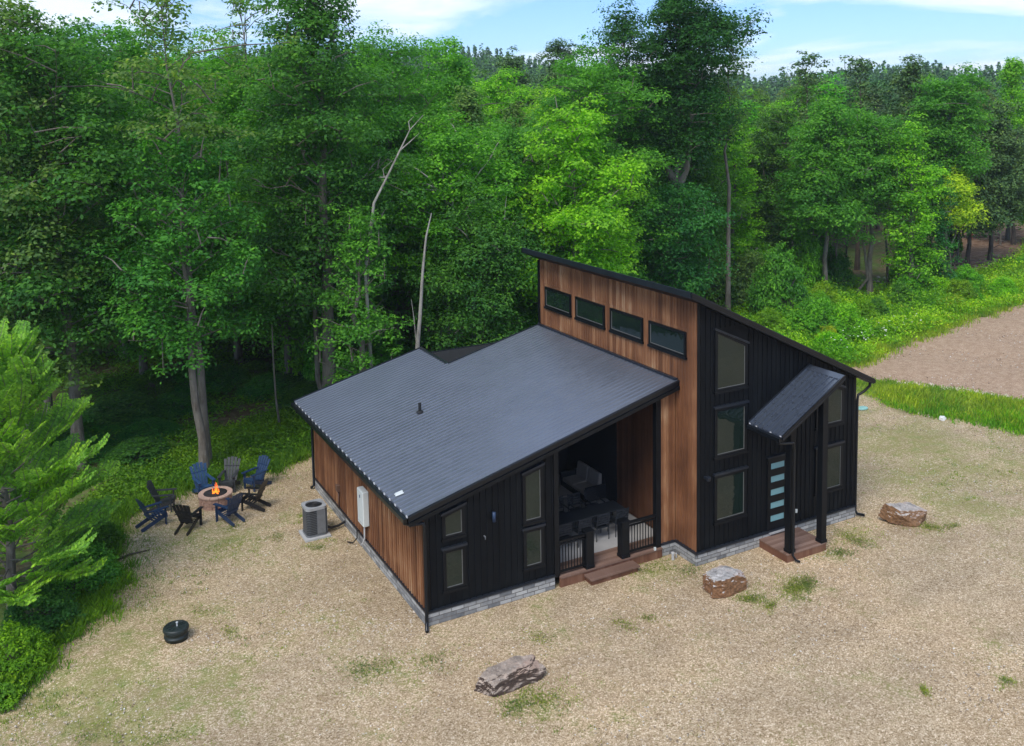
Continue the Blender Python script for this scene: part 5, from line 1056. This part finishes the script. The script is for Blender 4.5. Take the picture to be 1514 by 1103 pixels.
# red-brown platform in the woods
p = at(1430, 352); t = thing('wooden_platform', 'small red-brown railed wooden platform among the pines at upper right', 'platform', (p.x, p.y, 0), R(-35)); rb = simple('red_brown_stain', (.20,.055,.03), .7)
s_ = 1.0
MB().box(-2.2,2.2,-1.5,1.5,1.2,1.35).build('deck', rb, t)
for x in (-2.1,0,2.1):
    for y in (-1.4,1.4): MB().box(x-.08,x+.08,y-.08,y+.08,0,2.5 if y < 0 or x else 1.2).build('post', rb, t)
for z in (1.6,1.95,2.3,2.45): MB().box(-2.1,2.1,-1.45,-1.38,z,z+.12).box(-2.15,-2.08,-1.37,1.37,z+.003,z+.12).build('rail', rb, t)
MB().bar((-1.0,-1.0,2.5),(.1,-1.0,3.8),.12,.12).bar((1.0,-1.0,2.5),(.12,-1.0,3.8),.12,.12).build('brace', simple('pale_timber', (.55,.45,.35), .7), t)
# ------------------------------------------------------------------ frond-leaved sapling at the left
def fronds():
    rng = np.random.RandomState(9); p = at(18, 905); Ht = top_z(60, 500, p)
    t = thing('frond_leaved_sapling', 'light green sapling with upswept comb-like leaf plumes, at the left picture edge', 'tree', (p.x, p.y, -.05))
    mb = MB(); mb.tube([(0,0,0),(.1,.05,Ht*.3),(-.05,.1,Ht*.6),(.05,.0,Ht*.9)], [.16,.12,.08,.02], 9, False)
    LP, LT, LB, LL = [], [], [], []; ang = 0
    def plume(B, wid):
        seg = [np.linalg.norm(B[k+1]-B[k]) for k in range(len(B)-1)]; L = sum(seg); n = max(3, int(L/.040))
        for j in range(n):
            u_ = (j+.5)/n*(len(B)-1); k = min(len(B)-2, int(u_)); f = u_-k; q = B[k]*(1-f)+B[k+1]*f; d = B[k+1]-B[k]; d = d/(np.linalg.norm(d)+1e-9)
            side = np.cross(d, [0,0,1.]); side /= np.linalg.norm(side)+1e-9; up = np.cross(side, d)
            w = wid*(.55+.45*math.sin(3.1*(j+.6)/(n+.4)))*rng.uniform(.75, 1.2)
            for sg in (-1, 1):
                m1 = side*sg*.9 + d*.35 + up*.35; m1 /= np.linalg.norm(m1); c1 = q + m1*w*.5
                m2 = side*sg*.75 + d*.25 + np.array([0,0,-.75]); m2 /= np.linalg.norm(m2); c2 = q + m1*w + m2*w*.45
                for c, m_, l_ in ((c1, m1, w*1.05), (c2, m2, w*.95)):
                    b_ = np.cross(m_, up + rng.normal(size=3)*.3); b_ /= np.linalg.norm(b_)+1e-9; LP.append(c); LT.append(m_); LB.append(b_); LL.append(l_)
    nb = 72
    for i in range(nb):
        s = (i+.5)/nb; ang += 2.4 + rng.normal()*.3; h = Ht*(.10 + .80*s); L = (2.75*(1-s)**.6 + .9)*rng.uniform(.72, 1.15)
        el = R(8 + 46*s + rng.normal()*9); d = np.array([math.cos(ang)*math.cos(el), math.sin(ang)*math.cos(el), math.sin(el)])
        side = np.cross(d, [0,0,1]); side /= np.linalg.norm(side)
        B = [np.array([0,0,h]) + d*L*u_ + np.array([0,0,.14*L*u_*u_]) + side*rng.normal()*.03 for u_ in np.linspace(0, 1, 6)]
        mb.tube([tuple(q) for q in B], [.03*(1-.8*u_) for u_ in np.linspace(0,1,6)], 5, False); plume(B[2:], .17)
        ns = int(3 + L*2.6)
        for j in range(ns):
            u_ = .22 + .70*(j+rng.random())/ns; k = min(4, int(u_*5)); f = u_*5-k; q = B[k]*(1-f)+B[k+1]*f; sg = 1 if j % 2 else -1
            sd = d*.75 + side*sg*rng.uniform(.35, .9) + np.array([0,0,rng.uniform(-.05,.45)]); sd /= np.linalg.norm(sd); sl = (1.15*(1.1-u_) + .35)*rng.uniform(.7, 1.2)
            S_ = [q + sd*sl*w + np.array([0,0,.18*sl*w*w]) for w in (0,.33,.66,1.)]; mb.tube([tuple(x_) for x_ in S_], [.014,.011,.008,.004], 4, False); plume(S_, .15)
    P = np.array(LP); T = np.array(LT); B_ = np.array(LB); L_ = np.array(LL)[:,None]/2; W_ = .033
    V = np.stack([P-T*L_, P-B_*W_, P+T*L_, P+B_*W_], 1).reshape(-1, 3); print('leaflets', len(P))
    mb.build('trunk', M['bark'], t, True); o = link('crown', np_mesh('crown', V, np.arange(len(V)).reshape(-1,4), M['frond']), None, t); o.color = (.20,.42,.05,1)
M['frond'] = leaf_mat('fronds', .3)
fronds()
# ------------------------------------------------------------------ daylight: hazy sun high at front left, thin cloud
SUN_EL, SUN_AZ = 52, -128      # azimuth: direction the light comes from, measured from +y towards +x
w = bpy.data.worlds.new('World'); sc.world = w; w.use_nodes = True; nt = w.node_tree; nt.nodes.clear()
o_ = nt.nodes.new('ShaderNodeOutputWorld'); bg = nt.nodes.new('ShaderNodeBackground'); sky = nt.nodes.new('ShaderNodeTexSky'); sky.sky_type = 'NISHITA'; sky.sun_disc = False
sky.sun_elevation = R(SUN_EL); sky.sun_rotation = R(SUN_AZ); sky.dust_density = .4; sky.air_density = 1.0; sky.ozone_density = 3; sky.altitude = 100
tc = nt.nodes.new('ShaderNodeTexCoord'); sp = nt.nodes.new('ShaderNodeSeparateXYZ'); nt.links.new(tc.outputs['Generated'], sp.inputs[0])
def mth(op, a, b=None):
    n = nt.nodes.new('ShaderNodeMath'); n.operation = op
    for i, v in enumerate((a, b)):
        if v is None: continue
        if hasattr(v, 'is_linked'): nt.links.new(v, n.inputs[i])
        else: n.inputs[i].default_value = v
    return n.outputs[0]
zc = mth('MAXIMUM', sp.outputs['Z'], .02); zz_ = mth('ADD', zc, .10)
cb = nt.nodes.new('ShaderNodeCombineXYZ'); nt.links.new(mth('DIVIDE', sp.outputs['X'], zz_), cb.inputs[0]); nt.links.new(mth('DIVIDE', sp.outputs['Y'], zz_), cb.inputs[1])
mp = nt.nodes.new('ShaderNodeMapping'); nt.links.new(cb.outputs[0], mp.inputs[0]); mp.inputs['Scale'].default_value = (.62, .42, 1); mp.inputs['Location'].default_value = (3.1, 1.4, 0)
nz = nt.nodes.new('ShaderNodeTexNoise'); nt.links.new(mp.outputs[0], nz.inputs[0]); nz.inputs['Scale'].default_value = 1.15; nz.inputs['Detail'].default_value = 7; nz.inputs['Roughness'].default_value = .55; nz.inputs['Distortion'].default_value = .5
rp = nt.nodes.new('ShaderNodeValToRGB'); rp.color_ramp.elements[0].position = .45; rp.color_ramp.elements[0].color = (.0,)*3+(1,); rp.color_ramp.elements[1].position = .58; rp.color_ramp.elements[1].color = (.90,)*3+(1,); nt.links.new(nz.outputs['Fac'], rp.inputs[0])
mx = nt.nodes.new('ShaderNodeMix'); mx.data_type = 'RGBA'; nt.links.new(rp.outputs[0], mx.inputs[0]); tn = nt.nodes.new('ShaderNodeMix'); tn.data_type = 'RGBA'; tn.blend_type = 'MULTIPLY'; tn.inputs[0].default_value = 1; nt.links.new(sky.outputs[0], tn.inputs[6]); tn.inputs[7].default_value = (.46, .59, .86, 1); nt.links.new(tn.outputs[2], mx.inputs[6]); mx.inputs[7].default_value = (4.9, 5.4, 6.0, 1)
nt.links.new(mx.outputs[2], bg.inputs[0]); bg.inputs[1].default_value = .115; nt.links.new(bg.outputs[0], o_.inputs[0])
sun = bpy.data.objects.new('sun', bpy.data.lights.new('sun', 'SUN')); C.objects.link(sun); sun.data.energy = 1.5; sun.data.angle = R(28); sun.data.color = (1, .95, .86)
dv = Vector((math.sin(R(SUN_AZ))*math.cos(R(SUN_EL)), math.cos(R(SUN_AZ))*math.cos(R(SUN_EL)), math.sin(R(SUN_EL))))
sun.rotation_euler = dv.to_track_quat('Z', 'Y').to_euler()
vs = sc.view_settings; vs.view_transform = 'Standard'; vs.look = 'None'; vs.gamma = 1; vs.exposure = 1.0
sc.cycles.max_bounces = 6; sc.cycles.diffuse_bounces = 4; sc.cycles.glossy_bounces = 3; sc.cycles.transmission_bounces = 4; sc.cycles.use_adaptive_sampling = True

# humid air: one box of even thin haze round the whole scene, sky outside it
hz = NT('haze_air'); hv = hz.n('ShaderNodeVolumePrincipled'); hv.inputs['Color'].default_value = (.80, .88, .95, 1); hv.inputs['Density'].default_value = .0003; hv.inputs['Anisotropy'].default_value = .2
hz.l(hv.outputs[0], hz.out.inputs['Volume'])
o = MB().box(-1130, 1250, -1140, 1240, -3, 52).build('haze', hz.m); tag(o, kind='stuff')
sc.cycles.volume_bounces = 0; sc.cycles.volume_step_rate = 8; sc.cycles.volume_max_steps = 64
